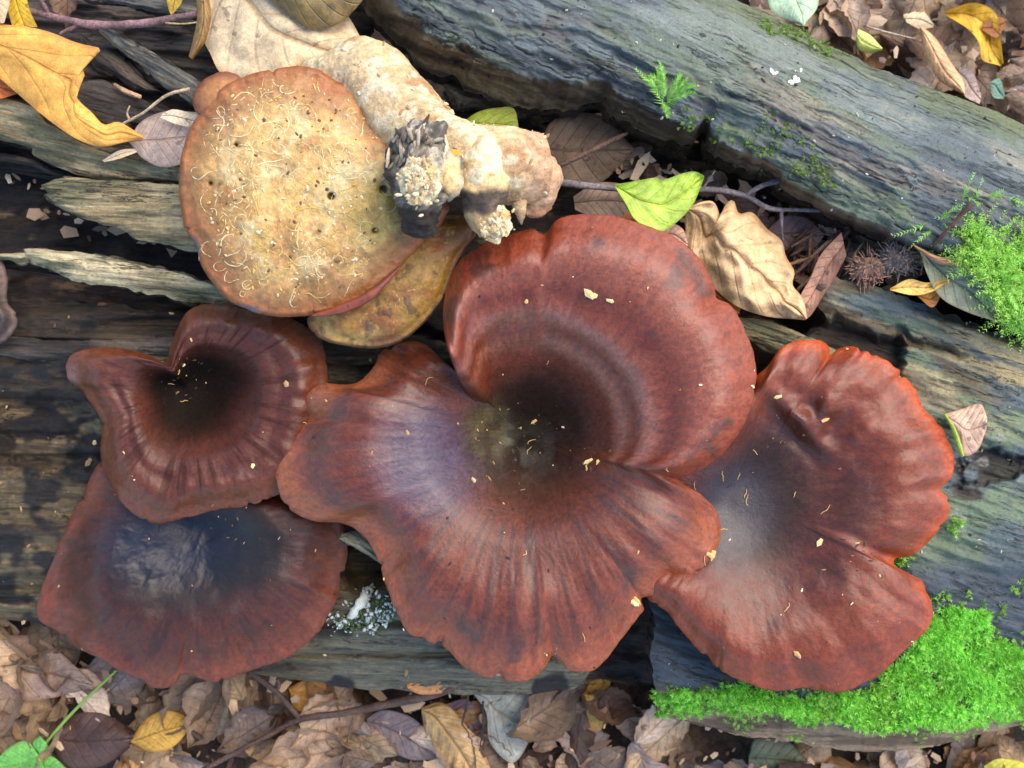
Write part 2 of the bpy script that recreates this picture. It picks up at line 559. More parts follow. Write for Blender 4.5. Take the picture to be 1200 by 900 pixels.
def cap(root, outline, cen, zf, pig, mat, under, pore_pig, n=460, nt=96, spiral=None, thick=9.0, A=26.0, B=7.0, wob=1.5, seed=0,
        stem=None, stem_pig=None, under_name='pore_surface', top_name='cap', under_thick=26.0, tone=1.0, tint=(1.06, .95, .76)):
    """A cap as a polar surface about its pit: top and rolled rim, the underside and a stem as parts."""
    O = catmull(outline, 10, closed=spiral is None)
    d = (O - np.asarray(cen)) * [1, -1]
    ang = np.arctan2(d[:, 1], d[:, 0])
    r = np.hypot(d[:, 0], d[:, 1])
    ang = np.unwrap(ang)
    if ang[-1] < ang[0]:
        sgn = -1
    else:
        sgn = 1
    a = np.maximum.accumulate(ang * sgn)
    a = a + np.arange(len(a)) * 1e-7
    if spiral is None:
        aa = np.concatenate([a - 2 * math.pi, a, a + 2 * math.pi])
        rr = np.tile(r, 3)
        th = np.linspace(0, 2 * math.pi, n, endpoint=False) + a[0]
    else:
        aa, rr = a, r
        th = np.linspace(a[0], a[-1], n)
    Rr = np.interp(th, aa, rr)
    TH = th * sgn
    closed = spiral is None
    Rr = Rr * (1 + wob / 100 * fbm(np.cos(TH) * 6, np.sin(TH) * 6, 0, 3, seed) + .45 * wob / 100 * fbm(np.cos(TH) * 28, np.sin(TH) * 28, 0, 3, seed + 1))
    rn = np.random.default_rng(seed + 77)
    Rn = Rr.copy()
    for k in range(14):                       # nicks and nibbled spots in the rim
        dth = (TH - rn.random() * 6.283 + math.pi) % (2 * math.pi) - math.pi
        Rn = Rn * (1 - (.008 + .022 * rn.random() ** 2) * np.exp(-(dth / (.008 + .02 * rn.random())) ** 2))
    s = np.linspace(0, 1, nt)
    t = 1 - (1 - s) ** 1.25
    T, THg = np.meshgrid(t, TH, indexing='xy')
    Rg = (Rr[:, None] + (Rn - Rr)[:, None] * ss(.86, 1, T)) * T
    px = cen[0] + Rg * np.cos(THg)
    py = cen[1] - Rg * np.sin(THg)
    prog = np.linspace(0, 1, n)[:, None] * np.ones_like(T)
    w_ = max(3, n // 9)
    ker = np.hanning(2 * w_ + 1); ker /= ker.sum()
    Rpad = np.concatenate([Rr[-w_:], Rr, Rr[:w_]]) if closed else np.concatenate([np.full(w_, Rr[:w_].mean()), Rr, np.full(w_, Rr[-w_:].mean())])
    Rsm = np.convolve(Rpad, ker, 'valid')
    Te = np.clip(Rg / (Rsm[:, None] if closed else 235.0), 0, 1.15)
    Te = Te + (T - Te) * ss(.35, .95, T) * (1.0 if closed else ss(.35, .75, Rr[:, None] / 235.0))
    z = zf(Te, THg, px, py, prog)
    edge = thick * 0.55 * np.clip((T - 0.955) / 0.045, 0, 1) ** 2.2
    zt = z - edge
    top = at(px, py, zt)
    # lip rolling under the rim
    lips = []
    for q, (dr, dz) in enumerate(((0.4, 2.2), (0.0, 4.5), (-2.5, 6.5), (-6.0, 7.5))):
        k = 1 + dr / Rn
        lx, ly = cen[0] + Rn * k * np.cos(TH), cen[1] - Rn * k * np.sin(TH)
        lips.append(at(lx, ly, zt[:, -1] - dz * thick / 9.0))
    V = np.concatenate([top, np.stack(lips, 1)], 1)
    m = V.shape[1]
    col = pig(Te, THg, px, py, prog, z) * tone * np.asarray(tint)
    col = np.concatenate([col, np.repeat(col[:, -1:], 4, 1) * np.array([1.25, 1.35, 1.1, 0.8])[None, :, None]], 1)
    Tf = np.concatenate([T, np.ones((n, 4))], 1)
    Tc = np.concatenate([T * 1.0, np.ones((n, 1)) * [1.0, 1.01, 1.02, 1.03]], 1)
    THc = np.repeat(TH[:, None], m, 1)
    fib = np.stack([np.cos(THc) * A * (0.06 + 0.94 * Tf), np.sin(THc) * A * (0.06 + 0.94 * Tf), Tc * B], -1) + seed * 11.3
    F = grid_faces(n, m, closed)
    if sgn < 0:
        F = F[:, ::-1]
    part(top_name, V.reshape(-1, 3), F[:, ::-1], mat, root, {'pig': np.clip(col.reshape(-1, 3), 0, 1), 'fib': fib.reshape(-1, 3)})
    # underside
    if under:
        k0 = 26
        ts = np.linspace(1.0, 0.16, k0)
        idx = np.clip(np.round((1 - (1 - ts) ** 0.8) * (nt - 1)).astype(int), 0, nt - 1)
        ti = t[idx]
        ux = cen[0] + (Rr[:, None] * ti[None] - 5 * ti[None] ** 6) * np.cos(TH)[:, None]
        uy = cen[1] - (Rr[:, None] * ti[None] - 5 * ti[None] ** 6) * np.sin(TH)[:, None]
        uz = z[:, idx] - thick * 1.1 - under_thick * (1 - ti[None] ** 3)
        Vu = at(ux, uy, uz)
        Fu = grid_faces(n, k0, closed)
        if sgn < 0:
            Fu = Fu[:, ::-1]
        pc = np.ones(Vu.shape) * pore_pig
        part(under_name, Vu.reshape(-1, 3), Fu[:, ::-1], M_PORE, root, {'pig': pc.reshape(-1, 3)})
    if stem is not None:
        (x0, y0, z0), (x1, y1, z1), r0, r1 = stem
        tube_part('stem', root, [at(x0, y0, z0), (at(x0, y0, z0) + at(x1, y1, z1)) / 2, at(x1, y1, z1)], [r0, (r0 + r1) / 2 * 0.9, r1], M_STEM,
                  c(60, 40, 28) if stem_pig is None else stem_pig, seg=24, amp=3, seed=seed)
    return top.reshape(-1, 3)

def tube_geo(pts, radii, seg=10, per=6, amp=0.0, freq=0.05, seed=0, squash=None):
    P = catmull(np.asarray(pts, float), per)
    d = np.linspace(0, 1, len(P))
    rr = np.interp(d, np.linspace(0, 1, len(radii)), radii)
    T = np.gradient(P, axis=0)
    T /= np.linalg.norm(T, axis=1, keepdims=True) + 1e-9
    up = np.array([0.13, 0.21, 1.0])
    N = np.cross(T, up)
    N /= np.linalg.norm(N, axis=1, keepdims=True) + 1e-9
    Bn = np.cross(N, T)
    a = np.linspace(0, 2 * math.pi, seg, endpoint=False)
    V = P[:, None] + rr[:, None, None] * (np.cos(a)[None, :, None] * N[:, None] + np.sin(a)[None, :, None] * Bn[:, None] * (squash or 1.0))
    if amp:
        dsp = amp * fbm(V[..., 0] * freq, V[..., 1] * freq, V[..., 2] * freq, 5, seed, 0.6)
        V = V + (V - P[:, None]) / (rr[:, None, None] + 1e-6) * dsp[..., None]
    n, m = V.shape[:2]
    I, J = np.meshgrid(np.arange(n - 1), np.arange(m), indexing='ij')
    J2 = (J + 1) % m
    F = np.stack([I * m + J, I * m + J2, (I + 1) * m + J2, (I + 1) * m + J], -1).reshape(-1, 4)
    Vf = V.reshape(-1, 3)
    tipA, tipB = len(Vf), len(Vf) + 1
    Vf = np.vstack([Vf, P[0] - T[0] * rr[0] * 0.4, P[-1] + T[-1] * rr[-1] * 0.4])
    j = np.arange(m)
    F3 = np.vstack([np.stack([np.full(m, tipA), (j + 1) % m, j], -1), np.stack([np.full(m, tipB), (n - 1) * m + j, (n - 1) * m + (j + 1) % m], -1)])
    return Vf, [F[:, ::-1], F3[:, ::-1]], d

def tube_part(name, root, pts, radii, mat, pig, seg=10, per=8, amp=0.0, freq=0.05, seed=0, kind=None, squash=None):
    V, F, d = tube_geo(pts, radii, seg, per, amp, freq, seed, squash)
    col = pig(V) if callable(pig) else np.ones(V.shape) * pig
    return part(name, V, F, mat, root, {'pig': np.clip(col, 0, 1)}, kind=kind)

def join(parts):
    """Several (V, F list) made into one (V, [tris], [quads])."""
    Vs, T3, T4, off = [], [], [], 0
    for V, F in parts:
        Vs.append(V)
        for f in (F if isinstance(F, list) else [F]):
            (T3 if f.shape[1] == 3 else T4).append(f + off)
        off += len(V)
    F = []
    if T3: F.append(np.vstack(T3))
    if T4: F.append(np.vstack(T4))
    return np.vstack(Vs), F

def chips(P, size, seed=0, flat=0.5, colors=None, stretch=1.0, lift=0.2):
    """Small irregular crumbs at points P: one mesh's V, F, colour."""
    r = np.random.default_rng(seed)
    n = len(P)
    base = np.array([[1, 0, 0], [0.35, 0.9, 0], [-0.8, 0.55, 0], [-0.7, -0.6, 0], [0.4, -0.85, 0], [0, 0, 1.0], [0, 0, -0.7]])
    fc = np.array([[0, 1, 5], [1, 2, 5], [2, 3, 5], [3, 4, 5], [4, 0, 5], [1, 0, 6], [2, 1, 6], [3, 2, 6], [4, 3, 6], [0, 4, 6]])
    sz = size[0] + (size[1] - size[0]) * r.random(n) ** 2
    a = r.random(n) * 6.283
    q = base[None] * (1 + 0.45 * (r.random((n, 7, 3)) - 0.5))
    q = q * np.stack([sz * (1 + (stretch - 1) * r.random(n)), sz * (0.6 + 0.4 * r.random(n)), sz * flat], -1)[:, None]
    ca, sa = np.cos(a)[:, None], np.sin(a)[:, None]
    X = q[..., 0] * ca - q[..., 1] * sa
    Y = q[..., 0] * sa + q[..., 1] * ca
    tilt = 0.5 * (r.random((n, 1)) - 0.5)
    Z = q[..., 2] + X * tilt
    V = np.stack([X, Y, Z], -1) + P[:, None] + np.array([0, 0, 1.0]) * (sz * lift)[:, None, None]
    F = (np.arange(n) * 7)[:, None, None] + fc[None]
    colr = np.ones((n, 3))
    if colors is not None:
        cs = np.asarray(colors)
        colr = cs[r.integers(0, len(cs), n)] * (0.75 + 0.5 * r.random((n, 1)))
    return V.reshape(-1, 3), F.reshape(-1, 3), np.repeat(colr, 7, 0)

def leaf_between(A, B, z0=0.0, z1=None, nu=30, nv=15, cup=0.0, wave=3.0, pleat=1.4, veins=8, roll=0.0, seed=0, zx=None, tilt=0.0):
    """A leaf blade between its two edge lines from stalk to tip (photo pixels), standing at height z0..z1."""
    z1 = z0 if z1 is None else z1
    u = np.linspace(0, 1, nu)
    v = np.linspace(-1, 1, nv)
    a, b = along(A, u), along(B, u)
    U2, V2 = np.meshgrid(u, v, indexing='ij')
    P = a[:, None] + (b - a)[:, None] * ((V2 + 1) / 2)[..., None]
    w = np.linalg.norm(a - b, axis=1)[:, None]
    z = z0 + (z1 - z0) * U2 + cup * V2 ** 2 + tilt * V2
    lat = (U2 * veins - np.abs(V2) * 1.7) % 1.0
    z = z + pleat * np.minimum(w / 60, 1) * (np.abs(lat - 0.5) * 2 - 0.5) * np.minimum(np.abs(V2) * 4, 1)
    z = z - 1.2 * pleat * np.exp(-(V2 / 0.07) ** 2)
    z = z + wave * fbm(P[..., 0] * 0.022, P[..., 1] * 0.022, seed, 3, seed) + roll * np.clip(np.abs(V2) - 0.6, 0, 1) ** 2 * fbm(U2 * 4, V2, 0, 2, seed + 3) * 6
    W = at(P[..., 0], P[..., 1], z)
    uv = np.stack([U2, (V2 + 1) / 2], -1).reshape(-1, 2)
    F = grid_faces(nu, nv)
    V = W.reshape(-1, 3)
    n = np.cross(V[F[:, 1]] - V[F[:, 0]], V[F[:, 3]] - V[F[:, 0]])
    if n[:, 2].sum() < 0:
        F = F[:, ::-1]
    return V, F, uv

def put_leaf(name, label, A, B, z0, z1=None, col=(0.3, 0.2, 0.1), mat=None, cat='leaf', group=None, stalk=None, **kw):
    V, F, uv = leaf_between(A, B, z0, z1, **kw)
    o = single(name, V, F, mat or M_LEAF, label, cat, group, uv=uv)
    o.color = rgba(col)
    if stalk:
        base = np.array(o.location) / S
        Vs, Fs, _ = tube_geo([at(*p) for p in stalk], [1.6, 1.1, 1.2], 7, 5)
        me = mesh('stalk', Vs - base, Fs, M_BARK, {'pig': np.ones(Vs.shape) * (np.asarray(col) * 0.6)})
        link('stalk', me, o)
    return o

# ------------------------------------------------------------------ the ground
GZ = -345.0
def warp(n, core, far):
    t = np.linspace(-1, 1, n)
    return np.sign(t) * (core * np.abs(t) + (far - core) * np.abs(t) ** 9)
gx, gy = np.meshgrid(warp(240, 1300, 100000), warp(240, 1100, 100000), indexing='ij')
gz = GZ - 12 + 14 * fbm(gx * 0.01, gy * 0.01, 0, 5, 3)
gcol = mix(c(52, 40, 30), c(92, 70, 52), ss(-0.5, 0.7, fbm(gx * 0.03, gy * 0.03, 1, 4, 8)))
GV = np.stack([gx, gy, gz], -1).reshape(-1, 3)
o = link('ground', mesh('ground', GV, grid_faces(240, 240), M_SOIL, {'pig': gcol.reshape(-1, 3)}), None, kind='structure')

# ------------------------------------------------------------------ the rotten log the mushrooms grow on
rotten = thing('rotten_log', at(500, 520, GZ), 'rotten log split into dark ridges and slivers, carrying the mushrooms across the middle', 'log')

def z_core(U, V, x, y):
    return -178 - 95 * ss(0.55, 1.0, V) + 16 * fbm(x * 0.014, y * 0.022, 0, 5, 21) + 5 * fbm(x * 0.05, y * 0.09, 0, 4, 22)
def p_core(U, V, x, y, z):
    m = ss(-0.1, 0.7, fbm(x * 0.02, y * 0.05, 2, 4, 31))
    a = mix(c(30, 22, 17), c(62, 44, 32), m)
    return mix(a, c(120, 98, 68), ss(0.5, 0.8, fbm(x * 0.03, y * 0.06, 5, 4, 33)) * 0.6)
slab('log_core', [(-330, 90), (0, 110), (300, 120), (640, 125), (900, 195), (1200, 330), (1500, 430)],
     [(-330, 690), (0, 712), (400, 785), (690, 800), (760, 805), (1200, 835), (1500, 790)], 420, 190, z_core, p_core, rotten, M_DARK, 160.0,
     jag=(4, 6), gdir=(1, -0.12), seed=1, side_pig=c(40, 30, 22))

def z_left(U, V, x, y):
    z = -112 - 26 * ss(345, 620, y) - 70 * ss(0.72, 1.0, V) ** 1.6
    rid = fbm(x * 0.004, y * 0.045, 0, 4, 41)
    z = z + 9 * rid - 14 * np.clip(fbm(x * 0.0035, y * 0.06, 4, 3, 42) - 0.35, 0, 1) * 2
    hole = np.exp(-(((x - 428) / 34) ** 2 + ((y - 655) / 42) ** 2))
    z = z - 60 * ss(0.25, 0.8, hole)
    pit = np.exp(-(((x - 45) / 75) ** 2 + ((y - 505) / 60) ** 2))
    z = z - 30 * ss(0.35, 0.8, pit + 0.15 * fbm(x * .03, y * .05, 0, 4, 43))
    return z + 3.2 * fbm(x * 0.05, y * 0.12, 0, 4, 44)
def p_left(U, V, x, y, z):
    n = fbm(x * 0.006, y * 0.05, 3, 5, 51)
    dark, olive, tan = c(54, 42, 30), c(98, 84, 56), c(134, 114, 80)
    a = mix(dark, olive, ss(-0.35, 0.6, n * .7 + 0.7 * ss(560, 720, y) - 0.12))
    a = mix(a, tan, ss(0.3, 0.7, n) * (0.25 + 0.5 * ss(600, 740, y)))
    a = mix(a, c(108, 104, 86), ss(330, 420, x) * ss(680, 740, y) * 0.8)
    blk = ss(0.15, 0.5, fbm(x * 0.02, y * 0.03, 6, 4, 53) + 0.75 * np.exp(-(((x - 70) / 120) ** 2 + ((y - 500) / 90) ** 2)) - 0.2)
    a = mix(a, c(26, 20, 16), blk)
    return mix(a, c(128, 110, 78), ss(0.55, 0.8, fbm(x * .045, y * .06, 9, 4, 55)) * ss(420, 480, y) * (1 - ss(560, 620, y)) * 0.8)
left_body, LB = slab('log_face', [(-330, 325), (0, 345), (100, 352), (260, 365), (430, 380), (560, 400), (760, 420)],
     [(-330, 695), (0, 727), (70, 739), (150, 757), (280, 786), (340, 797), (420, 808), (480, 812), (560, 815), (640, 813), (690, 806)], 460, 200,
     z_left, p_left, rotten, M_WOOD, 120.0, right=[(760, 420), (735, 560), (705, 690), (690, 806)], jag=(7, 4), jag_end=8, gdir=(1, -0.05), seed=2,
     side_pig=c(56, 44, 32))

# the right-hand part of the same log, with the mossy lower edge
def z_right(U, V, x, y):
    z = -62 - 62 * np.clip((V - 0.42) / 0.58, 0, 1) ** 1.7 - 95 * ss(0.925, 1.0, V)
    g = x * 0.94 + y * 0.33
    h = -x * 0.33 + y * 0.94
    z = z + 8 * fbm(g * 0.006, h * 0.035, 0, 4, 61) * ss(0.75, 0.3, V) + 3 * fbm(g * 0.02, h * 0.1, 2, 4, 62)
    # broken hollow below the top ridge, and the open crack in it
    hol = ss(0, 16, y - 362 - (x - 960) * 0.30 - 6 * fbm(x * .06, 2, 0, 3, 63)) * ss(1062, 1050, x - 5 * fbm(y * .08, 1, 0, 3, 64)) * ss(445, 425, y)
    z = z - 34 * hol
    z = z - 22 * ss(0.0, 8, 7 - np.abs(h - (h * 0 + (-1095 * .33 + 405 * .94)) - 5 * fbm(g * .05, 0, 0, 3, 65))) * ss(1030, 1070, x) * ss(1140, 1110, x)
    gouge = ss(0.35, 0.7, np.exp(-(((x - 1165) / 45) ** 2 + ((y - 545) / 26) ** 2)) + .3 * fbm(x * .05, y * .07, 0, 4, 66))
    z = z - 13 * gouge
    z = z + 5 * fbm(x * 0.012, y * 0.02, 7, 4, 67)
    z = z - 62 * ss(1.25, 0.75, np.hypot((x - 890) / 150, (y - 610) / 170))
    return z
def p_right(U, V, x, y, z):
    g = x * 0.94 + y * 0.33 + 22 * fbm(x * .02, y * .02, 3, 4, 78)
    h = -x * 0.33 + y * 0.94 + 3.5 * fbm(x * .035, y * .035, 6, 4, 79)
    n = fbm(g * 0.007, h * 0.05, 3, 5, 71)
    n2 = fbm(x * 0.015, y * 0.02, 4, 5, 72)
    slate, green, tan, brown = c(84, 96, 96), c(98, 114, 88), c(158, 144, 106), c(84, 66, 46)
    a = mix(slate, green, ss(-0.2, 0.5, n2) * (1 - ss(640, 700, y)))
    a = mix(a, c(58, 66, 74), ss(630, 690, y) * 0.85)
    top = ss(540, 430, y)
    a = mix(a, tan, ss(0.0, 0.55, n) * top * 0.85)
    a = mix(a, brown, ss(0.2, 0.6, fbm(g * .009, h * .045, 8, 4, 73)) * ss(520, 440, y) * 0.75)
    hol = ss(0, 16, y - 362 - (x - 960) * 0.30) * ss(1062, 1050, x) * ss(445, 425, y)
    a = mix(a, c(46, 33, 24), hol * 0.9)
    a = mix(a, c(38, 28, 22), ss(0.3, 0.65, np.exp(-(((x - 1165) / 48) ** 2 + ((y - 545) / 28) ** 2)) + .3 * fbm(x * .05, y * .07, 0, 4, 66)) * .85)
    a = mix(a, c(50, 38, 32), ss(0.35, 0.7, np.exp(-(((x - 1135) / 28) ** 2 + ((y - 580) / 9) ** 2)) + .25 * fbm(x * .08, y * .1, 0, 4, 76)) * .9)
    a = mix(a, c(150, 150, 140), ss(0.55, 0.85, fbm(x * .04, y * .05, 11, 4, 75)) * .55 * ss(480, 520, y) * ss(660, 620, y))
    rim = ss(0.925, 0.965, V + 0.01 * n2)
    return mix(a, mix(c(112, 88, 66), c(160, 132, 102), ss(-.2, .5, fbm(x * .01, y * .16, 1, 4, 77))), rim)
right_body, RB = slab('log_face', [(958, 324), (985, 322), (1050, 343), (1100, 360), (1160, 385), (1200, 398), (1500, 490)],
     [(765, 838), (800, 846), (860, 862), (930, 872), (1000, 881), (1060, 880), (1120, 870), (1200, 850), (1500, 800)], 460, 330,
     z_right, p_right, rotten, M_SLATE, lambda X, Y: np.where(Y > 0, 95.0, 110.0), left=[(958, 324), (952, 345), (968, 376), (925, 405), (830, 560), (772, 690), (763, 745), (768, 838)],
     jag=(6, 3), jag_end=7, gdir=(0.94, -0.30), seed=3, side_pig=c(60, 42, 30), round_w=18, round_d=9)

# loose slivers, plates and strips of the log
def sliver(name, up, lo, zn, tone, seed, nu=150, nv=36, th=26.0, mat=None, slope=0.0, jag=(3, 5), zx=0.0, jag_end=6, rough=3.0, round_w=10):
    ca, cb, cc = tone
    gd = (np.asarray(up[-1], float) - np.asarray(up[0], float)) * [1, -1]
    gd /= np.linalg.norm(gd)
    def zf(U, V, x, y):
        g = x * gd[0] - y * gd[1]
        h = x * gd[1] + y * gd[0]
        return zn + slope * (V - 0.5) + zx * U + rough * fbm(g * .008, h * .07, 0, 4, seed) + rough * .6 * fbm(g * .03, h * .16, 0, 4, seed + 1)
    def pf(U, V, x, y, z):
        g = x * gd[0] - y * gd[1]
        h = x * gd[1] + y * gd[0]
        n = fbm(g * .008, h * .07, 3, 5, seed + 2)
        a = mix(ca, cb, ss(-.4, .4, n))
        return mix(a, cc, ss(.15, .65, fbm(g * .012, h * .05, 8, 5, seed + 3)))
    return slab(name, up, lo, nu, nv, zf, pf, rotten, mat or M_WOOD, th, jag=jag, jag_end=jag_end, gdir=gd, seed=seed, round_w=round_w, round_d=7, side_pig=c(58, 46, 34), inset=0.2, jf=0.022)

OL = (c(138, 120, 82), c(180, 162, 120), c(110, 104, 72))
PALE = (c(150, 136, 100), c(192, 176, 134), c(120, 118, 84))
DK = (c(48, 42, 38), c(78, 70, 64), c(98, 86, 72))
GR = (c(84, 84, 78), c(124, 118, 104), c(150, 140, 120))
sliver('dark_wood_plate', [(-330, -160), (0, -120), (470, -70)], [(-330, 140), (0, 172), (230, 212), (350, 250)], -118, DK, 100, 300, 130, 50, M_WOOD, rough=9)
sliver('dark_wood_plate', [(100, 45), (135, 62), (165, 88), (190, 108)], [(103, 62), (112, 78), (130, 92), (165, 110), (188, 112)], -92, DK, 104, 70, 30, 18)
sliver('dark_wood_plate', [(85, 100), (120, 92), (160, 112), (205, 130)], [(90, 132), (120, 150), (160, 150), (205, 150)], -96, DK, 108, 90, 40, 18)
sliver('grey_bark_strip', [(116, 27), (150, 43), (185, 64), (225, 88), (262, 112)], [(113, 37), (140, 60), (165, 77), (190, 101), (215, 117), (245, 130)], -70, GR, 112, 120, 36, 20, slope=-14)
sliver('grey_bark_strip', [(90, -20), (160, -8), (230, 5), (300, 20)], [(90, -6), (150, 10), (200, 17), (260, 26), (300, 30)], -62, GR, 116, 120, 30, 16)
sliver('wood_sliver', [(-330, 70), (0, 112), (60, 146), (130, 180), (210, 195), (330, 215)], [(-330, 130), (0, 167), (40, 186), (83, 203), (133, 212), (207, 215), (330, 236)], -62, OL, 120, 220, 60, 34, slope=-16)
sliver('wood_sliver', [(-330, 150), (0, 178), (60, 196), (120, 208), (230, 226)], [(-330, 165), (0, 190), (60, 206), (120, 220), (230, 240)], -98, DK, 124, 160, 26, 24)
sliver('wood_sliver', [(52, 217), (75, 208), (110, 209), (210, 216), (330, 232)], [(58, 232), (75, 246), (100, 257), (140, 270), (165, 285), (230, 298), (330, 310)], -60, OL, 128, 190, 60, 24, slope=-12)
sliver('wood_sliver', [(-330, 280), (0, 296), (30, 291), (90, 294), (160, 308), (225, 324), (290, 345)], [(-330, 290), (0, 306), (40, 313), (85, 330), (150, 341), (225, 356), (290, 366)], -58, PALE, 132, 200, 44, 22, slope=-10)
sliver('wood_sliver', [(-330, 375), (0, 392), (90, 398), (240, 392)], [(-330, 405), (0, 420), (90, 424), (240, 420)], -104, DK, 136, 160, 30, 20)
sliver('wood_sliver', [(850, 366), (885, 372), (930, 385), (985, 412)], [(850, 392), (885, 405), (920, 425), (985, 445)], -82, PALE, 140, 110, 44, 24, slope=-8)
sliver('wood_sliver', [(400, 624), (425, 622), (442, 640), (450, 655)], [(396, 632), (410, 640), (432, 652), (448, 662)], -98, OL, 144, 60, 24, 20)

# ------------------------------------------------------------------ the weathered grey log behind
grey = thing('weathered_log', at(850, 130, GZ), 'smooth blue-grey weathered log lying diagonally across the top right', 'log')
SH_A, SH_B = np.array([867.0, 0.0]), np.array([1200.0, 143.0])
def sh_co(x, y):
    w1 = 22 * fbm(x * .02, y * .02, 3, 4, 78)
    w2 = 3.2 * fbm(x * .035, y * .035, 6, 4, 79)
    return x * 0.915 + y * 0.40 + w1, -x * 0.40 + y * 0.915 + w2
def sh_edge(U):
    return 0.80 + 0.12 * ss(0.30, 0.62, U)
def z_shell(U, V, x, y):
    g, h = sh_co(x, y)
    z = -34 + 34 * (1 - ((V - 0.55) / 0.55) ** 2) - 55 * ss(0.30, 0.0, V)
    z = z - 6 * np.exp(-((V - 0.085 - 0.015 * fbm(g * .01, 0, 0, 3, 80)) / 0.012) ** 2) * ss(.45, .55, U)
    ve = sh_edge(U) + 0.02 * fbm(g * .02, 1, 0, 4, 81)
    z = z - 46 * ss(ve - 0.01, 1.0, V)
    rough_zone = np.exp(-(((h + 235 - 10 * fbm(g * .01, 0, 0, 3, 82)) / 26) ** 2))
    low = ss(0.5, 0.75, V)
    z = z + 3.0 * fbm(g * .006, h * .03, 0, 4, 83) + (1.2 + 3.5 * rough_zone + 3.0 * low) * fbm(g * .022, h * .10, 2, 4, 84)
    cr = np.abs(fbm(g * .008, h * .035, 5, 3, 85))
    z = z - 4.0 * ss(0.05, 0.0, cr) * (0.08 + low)
    return z
def p_shell(U, V, x, y, z):
    g, h = sh_co(x, y)
    n = fbm(g * .006, h * .03, 3, 5, 91)
    n2 = fbm(g * .01, h * .035, 5, 5, 92)
    slate, green, pale = c(84, 94, 96), c(92, 104, 86), c(112, 120, 114)
    a = mix(slate, green, ss(-.25, .4, n))
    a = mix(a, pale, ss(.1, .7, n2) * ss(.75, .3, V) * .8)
    a = mix(a, c(168, 148, 118), ss(.25, .6, fbm(g * .007, h * .045, 8, 5, 93)) * ss(820, 960, x) * ss(.12, .3, V) * ss(.8, .6, V) * .38)
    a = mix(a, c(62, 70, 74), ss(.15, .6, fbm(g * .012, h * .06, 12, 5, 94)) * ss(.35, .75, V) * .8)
    rough_zone = np.exp(-(((h + 235 - 10 * fbm(g * .01, 0, 0, 3, 82)) / 24) ** 2))
    a = mix(a, c(82, 66, 56), rough_zone * ss(-.1, .4, fbm(g * .03, h * .08, 2, 5, 95)) * .5)
    a = mix(a, c(104, 130, 58), ss(.35, .7, fbm(g * .018, h * .05, 20, 5, 96)) * ss(.55, .8, V) * ss(780, 860, x) * .5)
    a = mix(a, c(94, 100, 66), ss(.16, .02, V) * ss(-.3, .3, n) * .8)
    dk = ss(.45, .75, fbm(g * .008, h * .09, 30, 5, 97))
    a = mix(a, c(60, 66, 66), dk * .5)
    ve = sh_edge(U) + 0.02 * fbm(g * .02, 1, 0, 4, 81)
    side = mix(c(74, 60, 44), c(122, 106, 78), ss(-.2, .5, fbm(g * .01, h * .09, 4, 5, 98)))
    return mix(a, side, ss(ve, ve + .025, V))
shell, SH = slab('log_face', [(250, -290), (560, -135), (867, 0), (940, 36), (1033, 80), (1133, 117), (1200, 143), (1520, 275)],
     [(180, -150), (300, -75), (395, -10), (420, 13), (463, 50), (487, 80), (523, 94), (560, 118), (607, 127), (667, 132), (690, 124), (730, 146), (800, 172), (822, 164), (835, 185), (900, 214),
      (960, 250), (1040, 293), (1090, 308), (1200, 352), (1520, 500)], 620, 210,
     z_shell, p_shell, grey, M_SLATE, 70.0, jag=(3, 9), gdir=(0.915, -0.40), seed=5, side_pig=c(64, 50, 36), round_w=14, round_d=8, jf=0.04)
# torn bark lips hanging under its lower edge
for k, (up, lo, zz) in enumerate([
        ([(520, 96), (545, 104), (580, 118), (620, 128)], [(522, 110), (540, 128), (575, 128), (615, 136)], -92),
        ([(905, 208), (935, 222), (975, 246), (1010, 268)], [(915, 222), (940, 240), (970, 262), (1005, 280)], -88),
        ([(1005, 266), (1040, 284), (1070, 296), (1098, 304)], [(1000, 280), (1035, 302), (1065, 312), (1095, 318)], -84)]):
    def zf(U, V, x, y, zz=zz): return zz - 14 * V + 5 * fbm(x * .05, y * .05, 0, 4, 150)
    def pf(U, V, x, y, z): return mix(c(86, 70, 54), c(110, 104, 84), ss(-.3, .5, fbm(x * .04, y * .06, 1, 4, 151)))
    slab('bark_flake', up, lo, 70, 24, zf, pf, grey, M_WOOD, 16, jag=(2, 6), jag_end=5, gdir=(.9, -.4), seed=150 + k * 5, round_w=8, jf=.06)

# ------------------------------------------------------------------ the brown mushrooms
RED, RUST, BRN, DKB, BLK = c(160, 80, 58), c(160, 74, 40), c(122, 62, 42), c(72, 46, 36), c(40, 31, 27)
CREAM = c(214, 196, 160)

def pol(x, y, cen):
    return np.degrees(np.arctan2(cen[1] - y, x - cen[0]))

def angd(TH, deg):
    return np.abs((np.degrees(TH) - deg + 180) % 360 - 180)

